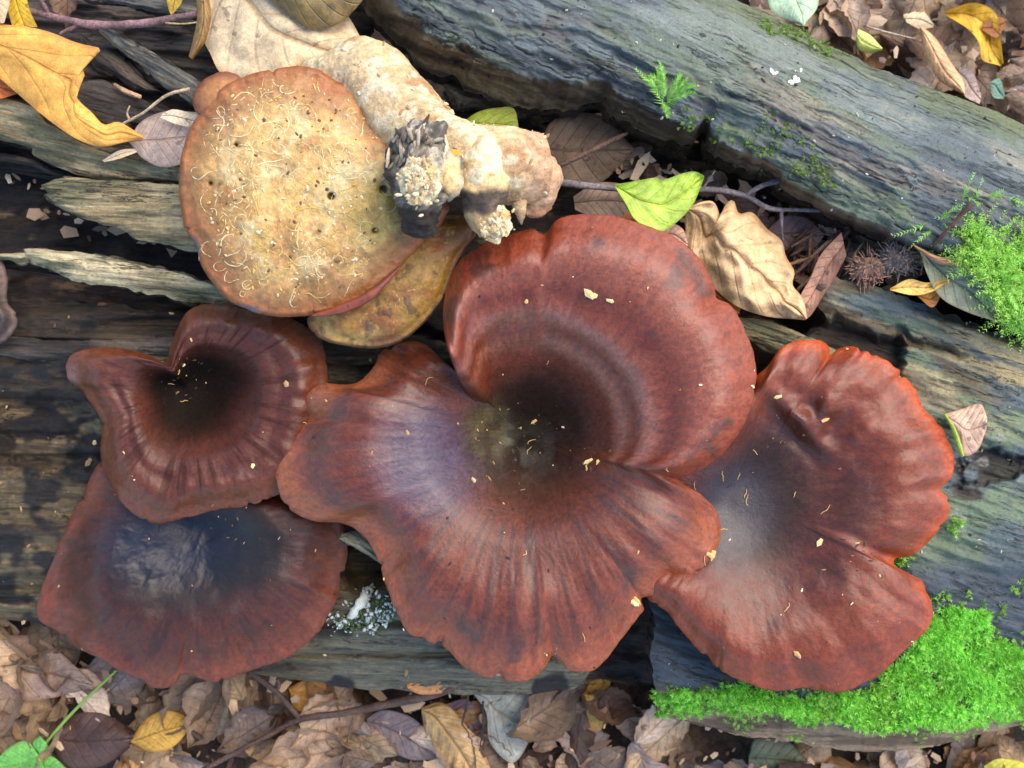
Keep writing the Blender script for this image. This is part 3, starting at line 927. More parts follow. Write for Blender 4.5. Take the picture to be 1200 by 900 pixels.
# the large spiral cap in the middle
m3 = thing('capped_mushroom', at(618, 508, -170), 'largest reddish-brown mushroom, a spiral funnel-shaped cap in the centre', 'mushroom', 'brown mushrooms on the log')
cen3 = (616, 512)
out3 = [(556, 470), (546, 458), (535, 437), (525, 408), (520, 380), (520, 352), (527, 325), (540, 304), (560, 290), (586, 281), (607, 272), (625, 269), (638, 275), (650, 261), (667, 254), (700, 252), (733, 257),
        (783, 275), (815, 299), (833, 325), (842, 342), (864, 368), (880, 408), (885, 440), (880, 470), (867, 505), (842, 536), (822, 550), (803, 558), (794, 562),
        (803, 569), (822, 580), (838, 598), (845, 623), (836, 650), (812, 674), (785, 689), (763, 697), (750, 701), (754, 714), (735, 738), (717, 762), (704, 778), (690, 786), (668, 784), (655, 773), (647, 767), (641, 778),
        (628, 792), (607, 798), (580, 797), (545, 783), (518, 758), (484, 746), (466, 726), (453, 690), (438, 645), (424, 626), (402, 613), (370, 611), (345, 601), (328, 580), (317, 542), (316, 515), (328, 498), (350, 490),
        (353, 478), (364, 458), (383, 449), (402, 451), (421, 447), (440, 427), (446, 413), (467, 403), (490, 401), (510, 412), (524, 432)]
def z3(T, TH, x, y, prog):
    deg = np.degrees(TH) % 360
    up = ss(0.462, 0.425, prog)                       # 1 on the upper lobe
    lowr = 1 - up
    prof_u = -104 + 112 * ss(0.06, 0.66, T) + 30 * ss(0.5, 0.82, T) - 26 * ss(0.82, 1.0, T) ** 1.5
    prof_l = -104 + 96 * ss(0.03, 0.56, T) + 12 * ss(0.4, 0.75, T) - 34 * ss(0.70, 1.0, T) ** 1.4
    z = prof_u * up + prof_l * lowr
    ringn = 0.05 * fbm(np.cos(TH) * 2, np.sin(TH) * 2, 0, 3, 201)
    for r0, w, a in ((0.47, .05, 2.2), (0.60, .05, 3.6), (0.72, .06, -3.4), (0.86, .07, 2.0)):
        z = z + a * np.exp(-(((T + ringn - r0) / w) ** 2)) * up
    z = z + 5 * fbm(np.cos(TH) * 2.2 * T, np.sin(TH) * 2.2 * T, 1, 3, 202) * T
    z = z + (7 * np.sin(np.radians(deg * 7 + 40)) * 0.6 + 9 * fbm(np.cos(TH) * 5, np.sin(TH) * 5, 3, 3, 203)) * ss(0.55, 1.0, T) * lowr
    z = z + 1.0 * fbm(np.cos(TH) * 14, np.sin(TH) * 14, T * 6, 3, 204) * ss(.35, .8, T)
    # the rim of the coil rides over the tail of the coil
    z = z + 16 * ss(0.10, 0.0, prog) * ss(0.2, 0.6, T) - 34 * ss(0.90, 1.0, prog) * ss(0.16, 0.6, T)
    # left ear: a raised fold
    z = z + 10 * np.exp(-(((x - 405) / 55) ** 2 + ((y - 520) / 60) ** 2))
    z = z - 12 * np.exp(-(((x - 358) / 20) ** 2 + ((y - 500) / 26) ** 2))
    # step where the lower lobe meets the upper one on the right
    seam = np.exp(-((np.clip(np.degrees(TH) + 17 + 6 * (1 - T), -60, 60) / 5.0) ** 2))
    z = z - 9 * seam * ss(.45, .9, T)
    return z
def p3(T, TH, x, y, prog, z):
    n = fbm(x * .011, y * .011, 0, 4, 211)
    f = fbm(np.cos(TH) * 34, np.sin(TH) * 34, T * 4.0, 4, 212)
    up = ss(0.462, 0.425, prog)
    t = T + 0.05 * n + 0.035 * f * ss(.15, .6, T)
    a = mix(c(34, 27, 22), DKB, ss(.08, .32, t))
    a = mix(a, mix(BRN, RED, up * .6), ss(.24, .46, t))
    a = mix(a, mix(mix(BRN, RED, .35), RED, up), ss(.52, .75, t))
    a = mix(a, mix(c(172, 94, 62), c(162, 78, 56), up), ss(.84, .97, t))
    a = mix(a, c(70, 52, 50), ss(.0, .5, f) * ss(.2, .5, t) * ss(.99, .8, t) * (.55 - .3 * up))
    a = mix(a, c(70, 60, 62), ss(.35, .7, fbm(x * .03, y * .03, 3, 3, 213)) * ss(.75, .9, T) * ss(1.0, .95, T) * .6)
    tb = T + .02 * n + .012 * f
    for r0, w, cc_, am in ((.47, .035, c(170, 116, 96), .55), (.535, .022, c(120, 56, 42), .6), (.60, .04, c(176, 126, 120), .65), (.70, .05, c(116, 50, 38), .75), (.80, .05, c(166, 100, 86), .5)):
        a = mix(a, cc_, np.exp(-(((tb - r0) / w) ** 2)) * up * am)
    left = ss(40, 15, angd(TH, 182)) * (1 - up)
    for r0, w, cc_, am in ((.66, .05, c(150, 110, 112), .5), (.76, .045, c(112, 54, 38), .6), (.85, .04, c(92, 66, 62), .6), (.95, .05, c(176, 106, 68), .7)):
        a = mix(a, cc_, np.exp(-(((tb - r0) / w) ** 2)) * left * am)
    # blue sheen of the sky on the inner left slope, painted into the pigment
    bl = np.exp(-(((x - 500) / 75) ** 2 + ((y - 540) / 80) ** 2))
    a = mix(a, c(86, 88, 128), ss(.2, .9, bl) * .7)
    oliv = np.exp(-(((x - 572) / 36) ** 2 + ((y - 505) / 46) ** 2))
    sp_ = fbm(x * .11, y * .11, 5, 4, 214)
    a = mix(a, c(100, 94, 62), ss(.25, .9, oliv) * (.4 + .5 * ss(-.2, .5, sp_)))
    fl = np.exp(-(((x - 630) / 60) ** 2 + ((y - 535) / 34) ** 2))
    return mix(a, c(84, 78, 70), fl * ss(-.4, .6, fbm(x * .05, y * .05, 6, 4, 215)) * .45)
CT3 = cap(m3, out3, cen3, z3, p3, M_CAP, True, CREAM, tone=0.54, n=760, nt=120, spiral=True, thick=10, A=52, B=6, wob=0.6, seed=20,
          stem=((618, 520, -128), (640, 560, -215), 40, 46))

# the right-hand cap
m4 = thing('capped_mushroom', at(850, 590, -180), 'chestnut mushroom at right with a glowing orange wavy rim, above the moss', 'mushroom', 'brown mushrooms on the log')
cen4 = (862, 582)
out4 = [(880, 445), (900, 428), (913, 410), (933, 400), (947, 399), (962, 400), (971, 409), (971, 422), (979, 411), (1000, 407), (1027, 417), (1053, 433), (1070, 453), (1084, 480), (1103, 500), (1116, 530), (1115, 558),
        (1102, 573), (1113, 585), (1112, 603), (1100, 621), (1080, 643), (1066, 652), (1049, 654), (1049, 664), (1066, 666), (1083, 686), (1093, 717), (1083, 741), (1060, 764), (1033, 789), (1007, 803), (987, 811),
        (960, 809), (940, 806), (907, 810), (877, 800), (847, 787), (823, 767), (806, 748), (795, 735), (782, 716), (762, 704), (745, 680), (740, 640), (755, 590), (785, 530), (830, 480), (858, 458)]
def z4(T, TH, x, y, prog):
    z = -66 + 54 * ss(0.05, 0.8, T) - 18 * ss(.8, 1.0, T) ** 1.4
    z = z + 5 * fbm(x * .013, y * .013, 0, 3, 221) * ss(.25, .6, T)
    bump = np.exp(-(((x - 965) / 55) ** 2 + ((y - 480) / 48) ** 2))
    z = z + bump * (6 * fbm(x * .04, y * .04, 0, 2, 222) + 4 * np.sin((x * .55 + y * .83) * .11))
    fold = (x - 935) * 0.72 - (y - 490) * 0.69
    z = z + 9 * np.exp(-((fold / 10) ** 2)) * np.exp(-((((x - 935) * .69 + (y - 490) * .72) / 50) ** 2))
    z = z - 11 * np.exp(-(((fold + 18) / 11) ** 2)) * np.exp(-((((x - 920) * .69 + (y - 505) * .72) / 45) ** 2))
    z = z + 8 * fbm(np.cos(TH) * 4, np.sin(TH) * 4, 2, 3, 223) * ss(.6, 1, T)
    z = z - 10 * np.exp(-(((TH - np.radians(-20)) / .10) ** 2)) * ss(.4, .95, T)
    z = z - 26 * ss(850, 790, x) * ss(690, 640, y)
    return z + .7 * fbm(np.cos(TH) * 16, np.sin(TH) * 16, T * 6, 3, 224) * ss(.35, .8, T)
def p4(T, TH, x, y, prog, z):
    n = fbm(x * .012, y * .012, 5, 4, 231)
    f = fbm(np.cos(TH) * 20, np.sin(TH) * 20, T * 3, 4, 232)
    t = T + .07 * n + .02 * f
    a = mix(c(66, 58, 62), c(76, 54, 50), ss(.0, .3, t))
    a = mix(a, c(130, 62, 38), ss(.24, .52, t))
    a = mix(a, c(160, 76, 44), ss(.5, .82, t))
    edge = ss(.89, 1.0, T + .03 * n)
    a = mix(a, c(226, 96, 26), edge * (.25 + .75 * ss(0.2, .9, np.cos(TH - np.radians(28)))))  # orange margin; glow of light through its sunward part painted in
    a = mix(a, c(74, 42, 34), ss(.1, .55, n + .2 * f) * ss(.85, .6, T) * .65)
    bl = np.exp(-(((x - 850) / 70) ** 2 + ((y - 600) / 75) ** 2))  # slate-violet sky sheen around the pit, mixed into the cap colour
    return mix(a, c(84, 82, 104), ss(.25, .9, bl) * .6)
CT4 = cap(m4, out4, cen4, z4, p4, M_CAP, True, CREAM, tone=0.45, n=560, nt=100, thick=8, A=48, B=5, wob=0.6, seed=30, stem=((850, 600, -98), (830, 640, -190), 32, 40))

# the upper left cap
m1 = thing('capped_mushroom', at(222, 470, -200), 'dark brown ear-shaped mushroom at left with a notch at its upper edge', 'mushroom', 'brown mushrooms on the log')
cen1 = (222, 459)
out1 = [(190, 424), (178, 418), (160, 412), (140, 408), (115, 408), (95, 411), (82, 418), (77, 432), (81, 446), (96, 456), (104, 468), (114, 482), (120, 502), (118, 527), (121, 548), (133, 574), (148, 594), (166, 607), (185, 613), (212, 608),
        (250, 598), (290, 592), (325, 580), (352, 556), (368, 520), (380, 480), (384, 445), (381, 412), (372, 392), (352, 378), (320, 366), (290, 360), (262, 356), (236, 357), (219, 366), (208, 386), (200, 407), (196, 422)]
def z1f(T, TH, x, y, prog):
    z = -92 + 66 * ss(.05, .72, T) - 22 * ss(.75, 1, T) ** 1.4
    z = z + 7 * fbm(x * .016, y * .016, 2, 3, 241) * T + 6 * fbm(np.cos(TH) * 4, np.sin(TH) * 4, 1, 3, 242) * ss(.6, 1, T)
    z = z + 4 * np.exp(-(((T - .55) / .06) ** 2)) * ss(150, 60, angd(TH, 20)) - 3 * np.exp(-(((T - .68) / .05) ** 2))
    z = z - 22 * np.exp(-(((x - 85) / 30) ** 2 + ((y - 445) / 30) ** 2))
    z = z - 26 * ss(140, 112, x) * ss(480, 590, y)
    return z + 0.7 * fbm(np.cos(TH) * 13, np.sin(TH) * 13, T * 5, 3, 244) * ss(.3, .8, T)
def p1(T, TH, x, y, prog, z):
    n = fbm(x * .014, y * .014, 7, 4, 251)
    f = fbm(np.cos(TH) * 18, np.sin(TH) * 18, T * 3, 4, 252)
    t = T + .07 * n + .04 * f * ss(.15, .6, T)
    a = mix(BLK, c(52, 34, 27), ss(.14, .42, t))
    a = mix(a, c(112, 52, 30), ss(.28, .58, t))
    a = mix(a, c(146, 78, 44), ss(.68, .95, t) * .85)
    a = mix(a, c(120, 86, 36), ss(.3, .7, fbm(np.cos(TH) * 12, np.sin(TH) * 12, T * 4, 4, 253)) * np.exp(-(((x - 285) / 55) ** 2 + ((y - 372) / 20) ** 2)) * .9)
    a = mix(a, c(62, 32, 26), ss(.1, .5, f) * ss(.4, .6, T) * ss(.95, .75, T) * .6)
    a = mix(a, c(168, 128, 130), ss(.3, .9, np.exp(-(((x - 84) / 14) ** 2 + ((y - 440) / 16) ** 2))) * .6)
    return a
CT1 = cap(m1, out1, cen1, z1f, p1, M_CAP, True, CREAM, tone=0.43, n=420, nt=90, thick=7, A=40, B=5, wob=0.8, seed=40, stem=((222, 465, -122), (240, 500, -170), 24, 30))

# the lower left cap
m2 = thing('capped_mushroom', at(225, 640, -260), 'dark wrinkled mushroom at lower left with a blue-black sheen, half covered by the ear-shaped one', 'mushroom', 'brown mushrooms on the log')
cen2 = (232, 628)
out2 = [(115, 545), (96, 582), (76, 622), (60, 660), (47, 695), (43, 714), (49, 728), (68, 740), (88, 757), (112, 770), (138, 784), (165, 797), (184, 805), (203, 802), (211, 792), (218, 790), (235, 797), (253, 799), (275, 791), (303, 783),
        (338, 770), (370, 745), (390, 712), (400, 682), (407, 645), (404, 615), (385, 590), (345, 570), (280, 556), (200, 545), (150, 535)]
def z2f(T, TH, x, y, prog):
    z = -108 + 34 * ss(.05, .6, T) - 36 * ss(.55, 1, T) ** 1.3
    z = z - 30 * ss(120, 60, x) + 6 * fbm(np.cos(TH) * 4, np.sin(TH) * 4, 4, 3, 261) * ss(.6, 1, T)
    wr = ss(.2, .7, np.exp(-(((x - 190) / 115) ** 2 + ((y - 640) / 65) ** 2)))
    w1 = np.abs(fbm(x * .075 + .03 * y, y * .07, 0, 3, 262))
    z = z + (1.3 * (0.4 - w1)) * wr
    z = z + 1.2 * fbm(np.cos(TH) * 14, np.sin(TH) * 14, T * 5, 3, 264) * ss(.45, .9, T)
    return z + 7 * fbm(x * .014, y * .014, 9, 3, 265)
def p2(T, TH, x, y, prog, z):
    n = fbm(x * .014, y * .014, 11, 4, 271)
    f = fbm(np.cos(TH) * 18, np.sin(TH) * 18, T * 3, 4, 272)
    t = T + .1 * n + .05 * f
    a = mix(c(34, 30, 34), c(48, 34, 32), ss(.1, .5, t))
    a = mix(a, c(112, 52, 36), ss(.42, .78, t))
    a = mix(a, c(154, 82, 58), ss(.8, .98, t))
    a = mix(a, c(132, 80, 50), ss(.1, .9, fbm(x * .02, y * .02, 15, 3, 273)) * ss(.6, .85, T) * .4)
    a = mix(a, c(44, 26, 24), ss(.15, .6, f) * ss(.4, .6, T) * ss(.95, .8, T) * .55)
    bl = np.exp(-(((x - 195) / 90) ** 2 + ((y - 635) / 50) ** 2))  # blue reflection of the sky tinted into the wrinkled skin
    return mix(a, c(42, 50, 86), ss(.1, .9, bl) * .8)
CT2 = cap(m2, out2, cen2, z2f, p2, M_CAPW, True, CREAM, tone=0.4, n=460, nt=110, thick=7, A=36, B=5, wob=0.8, seed=50, stem=((240, 610, -136), (260, 590, -170), 24, 28))

# the small one cut by the left edge of the picture
m5 = thing('shelf_mushroom', at(-45, 355, -120), 'small purplish-brown shelf mushroom cut off by the left edge', 'mushroom')
out5 = [(-130, 320), (-70, 300), (-20, 300), (2, 306), (9, 330), (8, 352), (18, 368), (17, 384), (2, 402), (-30, 415), (-90, 420), (-140, 380)]
def z5(T, TH, x, y, prog): return -62 + 10 * ss(.1, .7, T) - 16 * ss(.7, 1, T) ** 1.5 + 4 * fbm(x * .03, y * .03, 0, 3, 281)
def p5(T, TH, x, y, prog, z): return mix(c(50, 42, 44), c(104, 92, 94), ss(.7, .98, T + .1 * fbm(x * .04, y * .04, 0, 3, 282)))
cap(m5, out5, (-60, 358), z5, p5, M_CAP, True, CREAM, n=160, nt=40, thick=8, A=12, B=3, seed=60, stem=((-60, 360, -66), (-70, 370, -130), 22, 26))

# ------------------------------------------------------------------ the uprooted mushroom lying pores-up
tm = thing('overturned_mushroom', at(400, 220, -70), 'uprooted tan mushroom lying upside down, pore side up with stem stumps showing', 'mushroom')
TAN, TAN2, OLV, CRM, BRIM = c(228, 184, 116), c(208, 158, 92), c(186, 162, 82), c(244, 226, 178), c(176, 108, 58)
SKIN = c(120, 62, 46)
cenA = (350, 226)
outA = [(236, 132), (250, 112), (268, 97), (300, 86), (330, 80), (350, 78), (372, 82), (390, 92), (410, 99), (428, 110), (443, 132), (462, 142), (490, 160), (515, 190), (530, 225), (520, 258), (500, 280), (474, 308), (450, 330), (427, 351),
        (400, 363), (367, 369), (333, 372), (312, 369), (293, 363), (267, 351), (246, 327), (234, 305), (230, 287), (218, 270), (213, 253), (210, 213), (213, 180), (226, 146)]
def zA(T, TH, x, y, prog):
    z = 66 - 34 * T ** 2.2 + 5 * fbm(x * .014, y * .014, 0, 3, 301) + 1.6 * fbm(x * .06, y * .06, 0, 4, 302)
    z = z - 2 * np.exp(-(((T - .93) / .05) ** 2)) + 4 * fbm(np.cos(TH) * 5, np.sin(TH) * 5, 0, 3, 303) * ss(.8, 1, T)
    for (hx, hy, hr) in ((439, 270, 4.5), (449, 222, 6), (388, 230, 5), (277, 170, 3), (247, 215, 3)):
        z = z - 7 * np.exp(-(((x - hx) / hr) ** 2 + ((y - hy) / hr) ** 2))
    return z
def pA(T, TH, x, y, prog, z):
    n = fbm(x * .016, y * .016, 4, 5, 311)
    n2 = fbm(x * .045, y * .045, 2, 5, 312)
    a = mix(TAN, TAN2, ss(-.2, .6, n))
    a = mix(a, CRM, ss(.05, .7, n2) * .55 * ss(.95, .6, T))
    wl = np.abs(fbm(x * .038, y * .038, 3, 3, 315)) + .25 * np.abs(fbm(x * .11, y * .11, 8, 2, 316))
    a = mix(a, c(250, 236, 188), ss(.11, .04, wl) * ss(-.3, .3, fbm(x * .02, y * .02, 1, 3, 317)) * ss(.9, .75, T) * ss(470, 430, x) * .8)
    a = mix(a, OLV, ss(.2, .9, np.exp(-(((x - 460) / 62) ** 2 + ((y - 250) / 60) ** 2))) * .85)
    a = mix(a, c(172, 120, 70), ss(.58, .85, T + .08 * n2 + .05 * n) * .85)
    a = mix(a, c(164, 104, 54), ss(.2, .7, fbm(x * .03, y * .03, 14, 4, 318)) * .5)
    a = mix(a, c(196, 158, 134), ss(.3, .7, fbm(x * .02, y * .02, 9, 4, 313)) * ss(320, 220, x) * .5)
    a = mix(a, BRIM, ss(.83, .97, T + .05 * n + .03 * n2))
    a = mix(a, c(130, 66, 40), ss(.965, 1.0, T) * .5)
    a = mix(a, c(150, 112, 66), ss(.45, .75, fbm(x * .06, y * .06, 6, 4, 314)) * .45)
    a = mix(a, c(200, 112, 40), ss(.3, .9, np.exp(-(((x - 462) / 15) ** 2 + ((y - 143) / 9) ** 2))))
    for (hx, hy, hr) in ((439, 270, 5), (449, 222, 6), (388, 230, 5.5), (383, 222, 3), (277, 170, 2.4), (247, 215, 2.4), (520, 95, 3)):
        a = mix(a, c(40, 30, 26), ss(.35, .75, np.exp(-(((x - hx) / hr) ** 2 + ((y - hy) / hr) ** 2)) + .12 * n2) * .95)
    wet = np.exp(-(((x - 228) / 9) ** 2 + ((y - 292) / 22) ** 2)) + np.exp(-(((x - 285) / 40) ** 2 + ((y - 362) / 8) ** 2))  # bluish-grey tint on two stretches of the rim
    return mix(a, c(104, 112, 140), ss(.4, .9, wet) * ss(.93, 1, T) * .7)
CTA = cap(tm, outA, cenA, zA, pA, M_PALE, True, SKIN, tint=(.98, .96, .86), tone=.74, n=640, nt=170, thick=9, A=20, B=4, wob=0.5, seed=70, under_name='cap_skin', top_name='pore_surface', under_thick=10)
cenB = (458, 330)
outB = [(372, 360), (360, 376), (372, 394), (400, 404), (440, 408), (473, 398), (503, 372), (523, 345), (534, 317), (545, 292), (560, 272), (556, 252), (520, 250), (470, 270), (420, 310), (390, 340)]
def zB(T, TH, x, y, prog): return 22 - 20 * T ** 2.2 + 3 * fbm(x * .02, y * .02, 0, 3, 321) - 4 * np.exp(-(((T - .9) / .06) ** 2)) + 1.2 * fbm(x * .07, y * .07, 0, 4, 322)
def pB(T, TH, x, y, prog, z):
    n = fbm(x * .02, y * .02, 4, 5, 331)
    a = mix(c(184, 142, 64), c(150, 108, 52), ss(-.3, .5, n))
    a = mix(a, c(216, 186, 112), ss(.2, .7, fbm(x * .03, y * .03, 8, 4, 332)) * .6)
    a = mix(a, c(132, 76, 42), ss(-20, 30, (x - 500) * .7 - (y - 300) * .7) * .6)
    wl = np.abs(fbm(x * .04, y * .04, 13, 3, 335)) + .25 * np.abs(fbm(x * .11, y * .11, 18, 2, 336))
    a = mix(a, c(158, 88, 40), ss(.0, .6, fbm(x * .035, y * .035, 21, 4, 337)) * .7)
    a = mix(a, c(244, 222, 150), ss(.09, .03, wl) * ss(.9, .7, T) * .6)
    a = mix(a, c(84, 62, 44), ss(.45, .7, fbm(x * .09, y * .09, 25, 3, 338)) * .6)
    return mix(a, c(112, 72, 40), ss(.84, 1.0, T + .05 * n) * .85)
cap(tm, outB, cenB, zB, pB, M_PALE, True, SKIN, tint=(1, .94, .8), tone=.66, n=400, nt=110, thick=10, A=20, B=4, wob=0.6, seed=80, under_name='cap_skin', top_name='pore_surface', under_thick=9)
# the red slit of skin where the rim of the upper cap lifts off the lower one
V, F, _ = tube_geo([at(366, 370, 30), at(400, 362, 33), at(435, 345, 34), at(470, 312, 32)], [1.5, 6, 5.5, 1], 12, 8, 0.6, 0.06, 5)
part('rim_fold', V, F, M_CAP, tm, {'pig': np.ones(V.shape) * c(124, 60, 40), 'fib': V * 0.03})
# folded lobe at the upper left
outC = [(227, 124), (226, 112), (234, 98), (248, 88), (264, 84), (278, 88), (290, 100), (285, 120), (262, 135), (236, 136)]
def zC(T, TH, x, y, prog): return 34 - 12 * T ** 2
def pC(T, TH, x, y, prog, z): return mix(c(184, 126, 74), c(126, 70, 42), ss(.5, 1.0, T))
cap(tm, outC, (258, 110), zC, pC, M_PALE, True, SKIN, tint=(.8, .75, .66), n=120, nt=30, thick=10, A=10, B=3, seed=90, under_name='cap_skin', top_name='cap_lobe', under_thick=5)

# the lumpy base and stems
def p_stem(V):
    x, y = to_px(V)
    n = fbm(V[:, 0] * .03, V[:, 1] * .03, V[:, 2] * .03, 5, 341)
    n2 = fbm(V[:, 0] * .09, V[:, 1] * .09, V[:, 2] * .09, 4, 342)
    a = mix(c(226, 194, 144), c(190, 146, 96), ss(-.1, .7, n))
    a = mix(a, c(244, 228, 190), ss(.0, .5, n2) * .8)
    return mix(a, c(206, 150, 112), ss(590, 640, x) * .7) * .72
tube_part('stem_base', tm, [at(352, 112, -30), at(396, 98, -18), at(432, 98, -8), at(462, 128, 8), at(500, 166, 34), at(546, 188, 46), at(598, 196, 42), at(634, 196, 32)], [30, 42, 50, 48, 44, 43, 46, 38], M_STEM, p_stem, 80, 34, 4.5, .022, 343)
tube_part('stem_base', tm, [at(625, 190, 30), at(632, 222, 30), at(622, 252, 22)], [26, 24, 9], M_STEM, p_stem, 30, 14, 5, .05, 345)
tube_part('stem_spike', tm, [at(608, 235, 52), at(610, 250, 44), at(611, 263, 34)], [9, 6, 1], M_STEM, p_stem, 12, 8, 1.5, .1, 346)
def lump(name, root, x, y, z, rx, ry, rz, pig, amp, seed, fr=.09):
    a = np.linspace(0, 2 * math.pi, 40, endpoint=False)
    b = np.linspace(0.02, math.pi - .02, 26)
    Bq, Aq = np.meshgrid(b, a, indexing='ij')
    d = np.stack([np.sin(Bq) * np.cos(Aq), np.sin(Bq) * np.sin(Aq), np.cos(Bq)], -1)
    ctr = at(x, y, z)
    V = ctr + d * np.array([rx, ry, rz])
    V = V + d * (amp * fbm(V[..., 0] * fr, V[..., 1] * fr, V[..., 2] * fr, 4, seed))[..., None]
    n, m = 26, 40
    I, J = np.meshgrid(np.arange(n - 1), np.arange(m), indexing='ij')
    J2 = (J + 1) % m
    F = np.stack([I * m + J, (I + 1) * m + J, (I + 1) * m + J2, I * m + J2], -1).reshape(-1, 4)
    Vf = V.reshape(-1, 3)
    col = pig(Vf) if callable(pig) else np.ones(Vf.shape) * pig
    return part(name, Vf, F, M_STEM, root, {'pig': np.clip(col, 0, 1)})
def p_burn(V):
    x, y = to_px(V)
    n = fbm(V[:, 0] * .05, V[:, 1] * .05, V[:, 2] * .05, 5, 351)
    st = fbm((x * .9 + y * .4) * .16, (y * .9 - x * .4) * .03, V[:, 2] * .05, 5, 356)
    a = mix(c(92, 84, 74), c(166, 156, 140), ss(-.3, .4, st))
    a = mix(a, c(70, 62, 52), ss(.25, .6, n))
    a = mix(a, c(228, 192, 132), ss(.35, .8, np.exp(-(((x - 530) / 15) ** 2 + ((y - 206) / 30) ** 2)) + .15 * n))
    cr = np.exp(-(((x - 492) / 24) ** 2 + ((y - 212) / 30) ** 2))
    a = mix(a, c(240, 220, 174), ss(.35, .6, cr + .2 * n))
    a = mix(a, c(46, 36, 28), ss(238, 248, y + 8 * n))
    a = mix(a, c(62, 50, 40), ss(466, 456, x + 8 * n))
    return a
def p_burn2(V):
    x, y = to_px(V)
    n = fbm(V[:, 0] * .06, V[:, 1] * .06, V[:, 2] * .06, 4, 353)
    a = mix(c(70, 58, 48), c(116, 98, 78), ss(-.2, .5, n))
    a = mix(a, c(232, 196, 138), ss(226, 214, y + 7 * n))
    return mix(a, c(196, 162, 112), ss(246, 256, y + 7 * n) * .8)
stA = tube_part('stem_stump', tm, [at(494, 148, 76), at(490, 175, 88), at(494, 208, 92), at(494, 240, 82), at(492, 268, 62)], [12, 27, 32, 26, 18], M_STEM, p_burn, 60, 24, 8, .05, 352)
lump('stem_stump', tm, 526, 202, 92, 17, 28, 20, p_burn, 5, 367, .07)
lump('stem_stump', tm, 470, 196, 90, 17, 30, 20, p_burn, 7, 368, .08)
lump('stem_stump', tm, 505, 166, 96, 17, 20, 18, p_burn, 7, 369, .09)
stB = tube_part('stem_stump', tm, [at(566, 185, 66), at(568, 212, 72), at(566, 242, 68), at(578, 270, 62)], [24, 27, 25, 19], M_STEM, p_burn2, 40, 18, 4, .06, 355)
def p_cream(V): return .8 * mix(c(246, 228, 184), c(226, 186, 120), ss(.1, .6, fbm(V[:, 0] * .08, V[:, 1] * .08, 0, 4, 361)))
lump('cut_face', tm, 566, 196, 84, 23, 32, 16, p_cream, 2, 362)
lump('cut_face', tm, 580, 262, 74, 18, 20, 12, p_cream, 4, 363, .2)
lump('broken_flesh', tm, 492, 212, 120, 19, 24, 15, p_cream, 7, 364, .16)
lump('amber_bead', tm, 530, 181, 98, 9, 6, 6, c(222, 158, 50), 1, 365)
lump('stem_base', tm, 530, 200, 78, 16, 22, 18, p_stem, 4, 366)
# splinters and flakes on the stumps and base
r = np.random.default_rng(5)
def sticks(P, L, w, dirf, seed):
    rr = np.random.default_rng(seed)
    ps = []
    for p in P:
        d = dirf(p, rr)
        l = L * (0.5 + rr.random())
        V, F, _ = tube_geo([p - d * l / 2, p + d * l * 0.1 + rr.normal(0, .5, 3), p + d * l / 2], [w * .7, w, w * .3], 5, 2)
        ps.append((V, F))
    return join(ps)
PA = at(490 + r.normal(0, 19, 70), 180 + r.normal(0, 20, 70), 120 + r.normal(0, 3, 70))
PA[:, 2] -= 8 * ((PA[:, 0] - PA[:, 0].mean()) / 20) ** 2
V, F = sticks(PA, 16, 2.6, lambda p, q: (lambda d: d / np.linalg.norm(d))(np.array([0.35, 0.85, 0.0]) + q.normal(0, .35, 3) * [1, 1, .25]), 8)
cv = np.repeat(np.array([c(116, 102, 86), c(164, 152, 132), c(78, 64, 52), c(204, 188, 160)])[r.integers(0, 4, 70)], len(V) // 70, 0)
part('splinter', V, F, M_STEM, tm, {'pig': cv}, kind='stuff')
PB = np.vstack([at(492 + r.normal(0, 10, 260), 212 + r.normal(0, 13, 260), 133 + r.normal(0, 3, 260)), at(580 + r.normal(0, 9, 80), 262 + r.normal(0, 10, 80), 84 + r.normal(0, 2, 80))])
V, F, col = chips(PB, (1.2, 3.8), 3, .5, [c(244, 226, 182), c(230, 200, 148), c(206, 178, 130)], 1.8)
part('flesh_crumb', V, F, M_CRUMB, tm, {'pig': col * .75}, False, kind='stuff')
nS = 1500
tt = r.random(nS)
path = along([at(360, 82, 40), at(428, 84, 78), at(462, 118, 88), at(500, 152, 92), at(545, 178, 92), at(598, 196, 88), at(640, 200, 68)], tt)
a_ = r.normal(0, .75, nS)
pr = np.stack([np.zeros(nS), np.zeros(nS), np.zeros(nS)], -1)
# flakes: keep on the upper half of the tube
stem_obj = [o for o in C.objects if o.name.startswith('stem_base')][0]
sv = np.empty(len(stem_obj.data.vertices) * 3, np.float32)
stem_obj.data.vertices.foreach_get('co', sv)
sv = sv.reshape(-1, 3) / S + np.array(tm.location) / S
sv = sv[sv[:, 2] > 25]
pick = sv[r.integers(0, len(sv), 130)] + r.normal(0, 1.0, (130, 3)) * [1.5, 1.5, .1]
V, F, col = chips(pick, (.7, 3.0), 4, .4, [c(246, 230, 192), c(226, 190, 140), c(240, 214, 166), c(188, 138, 90)], 2.4)
part('flesh_crumb', V, F, M_CRUMB, tm, {'pig': col * .75}, False, kind='stuff')

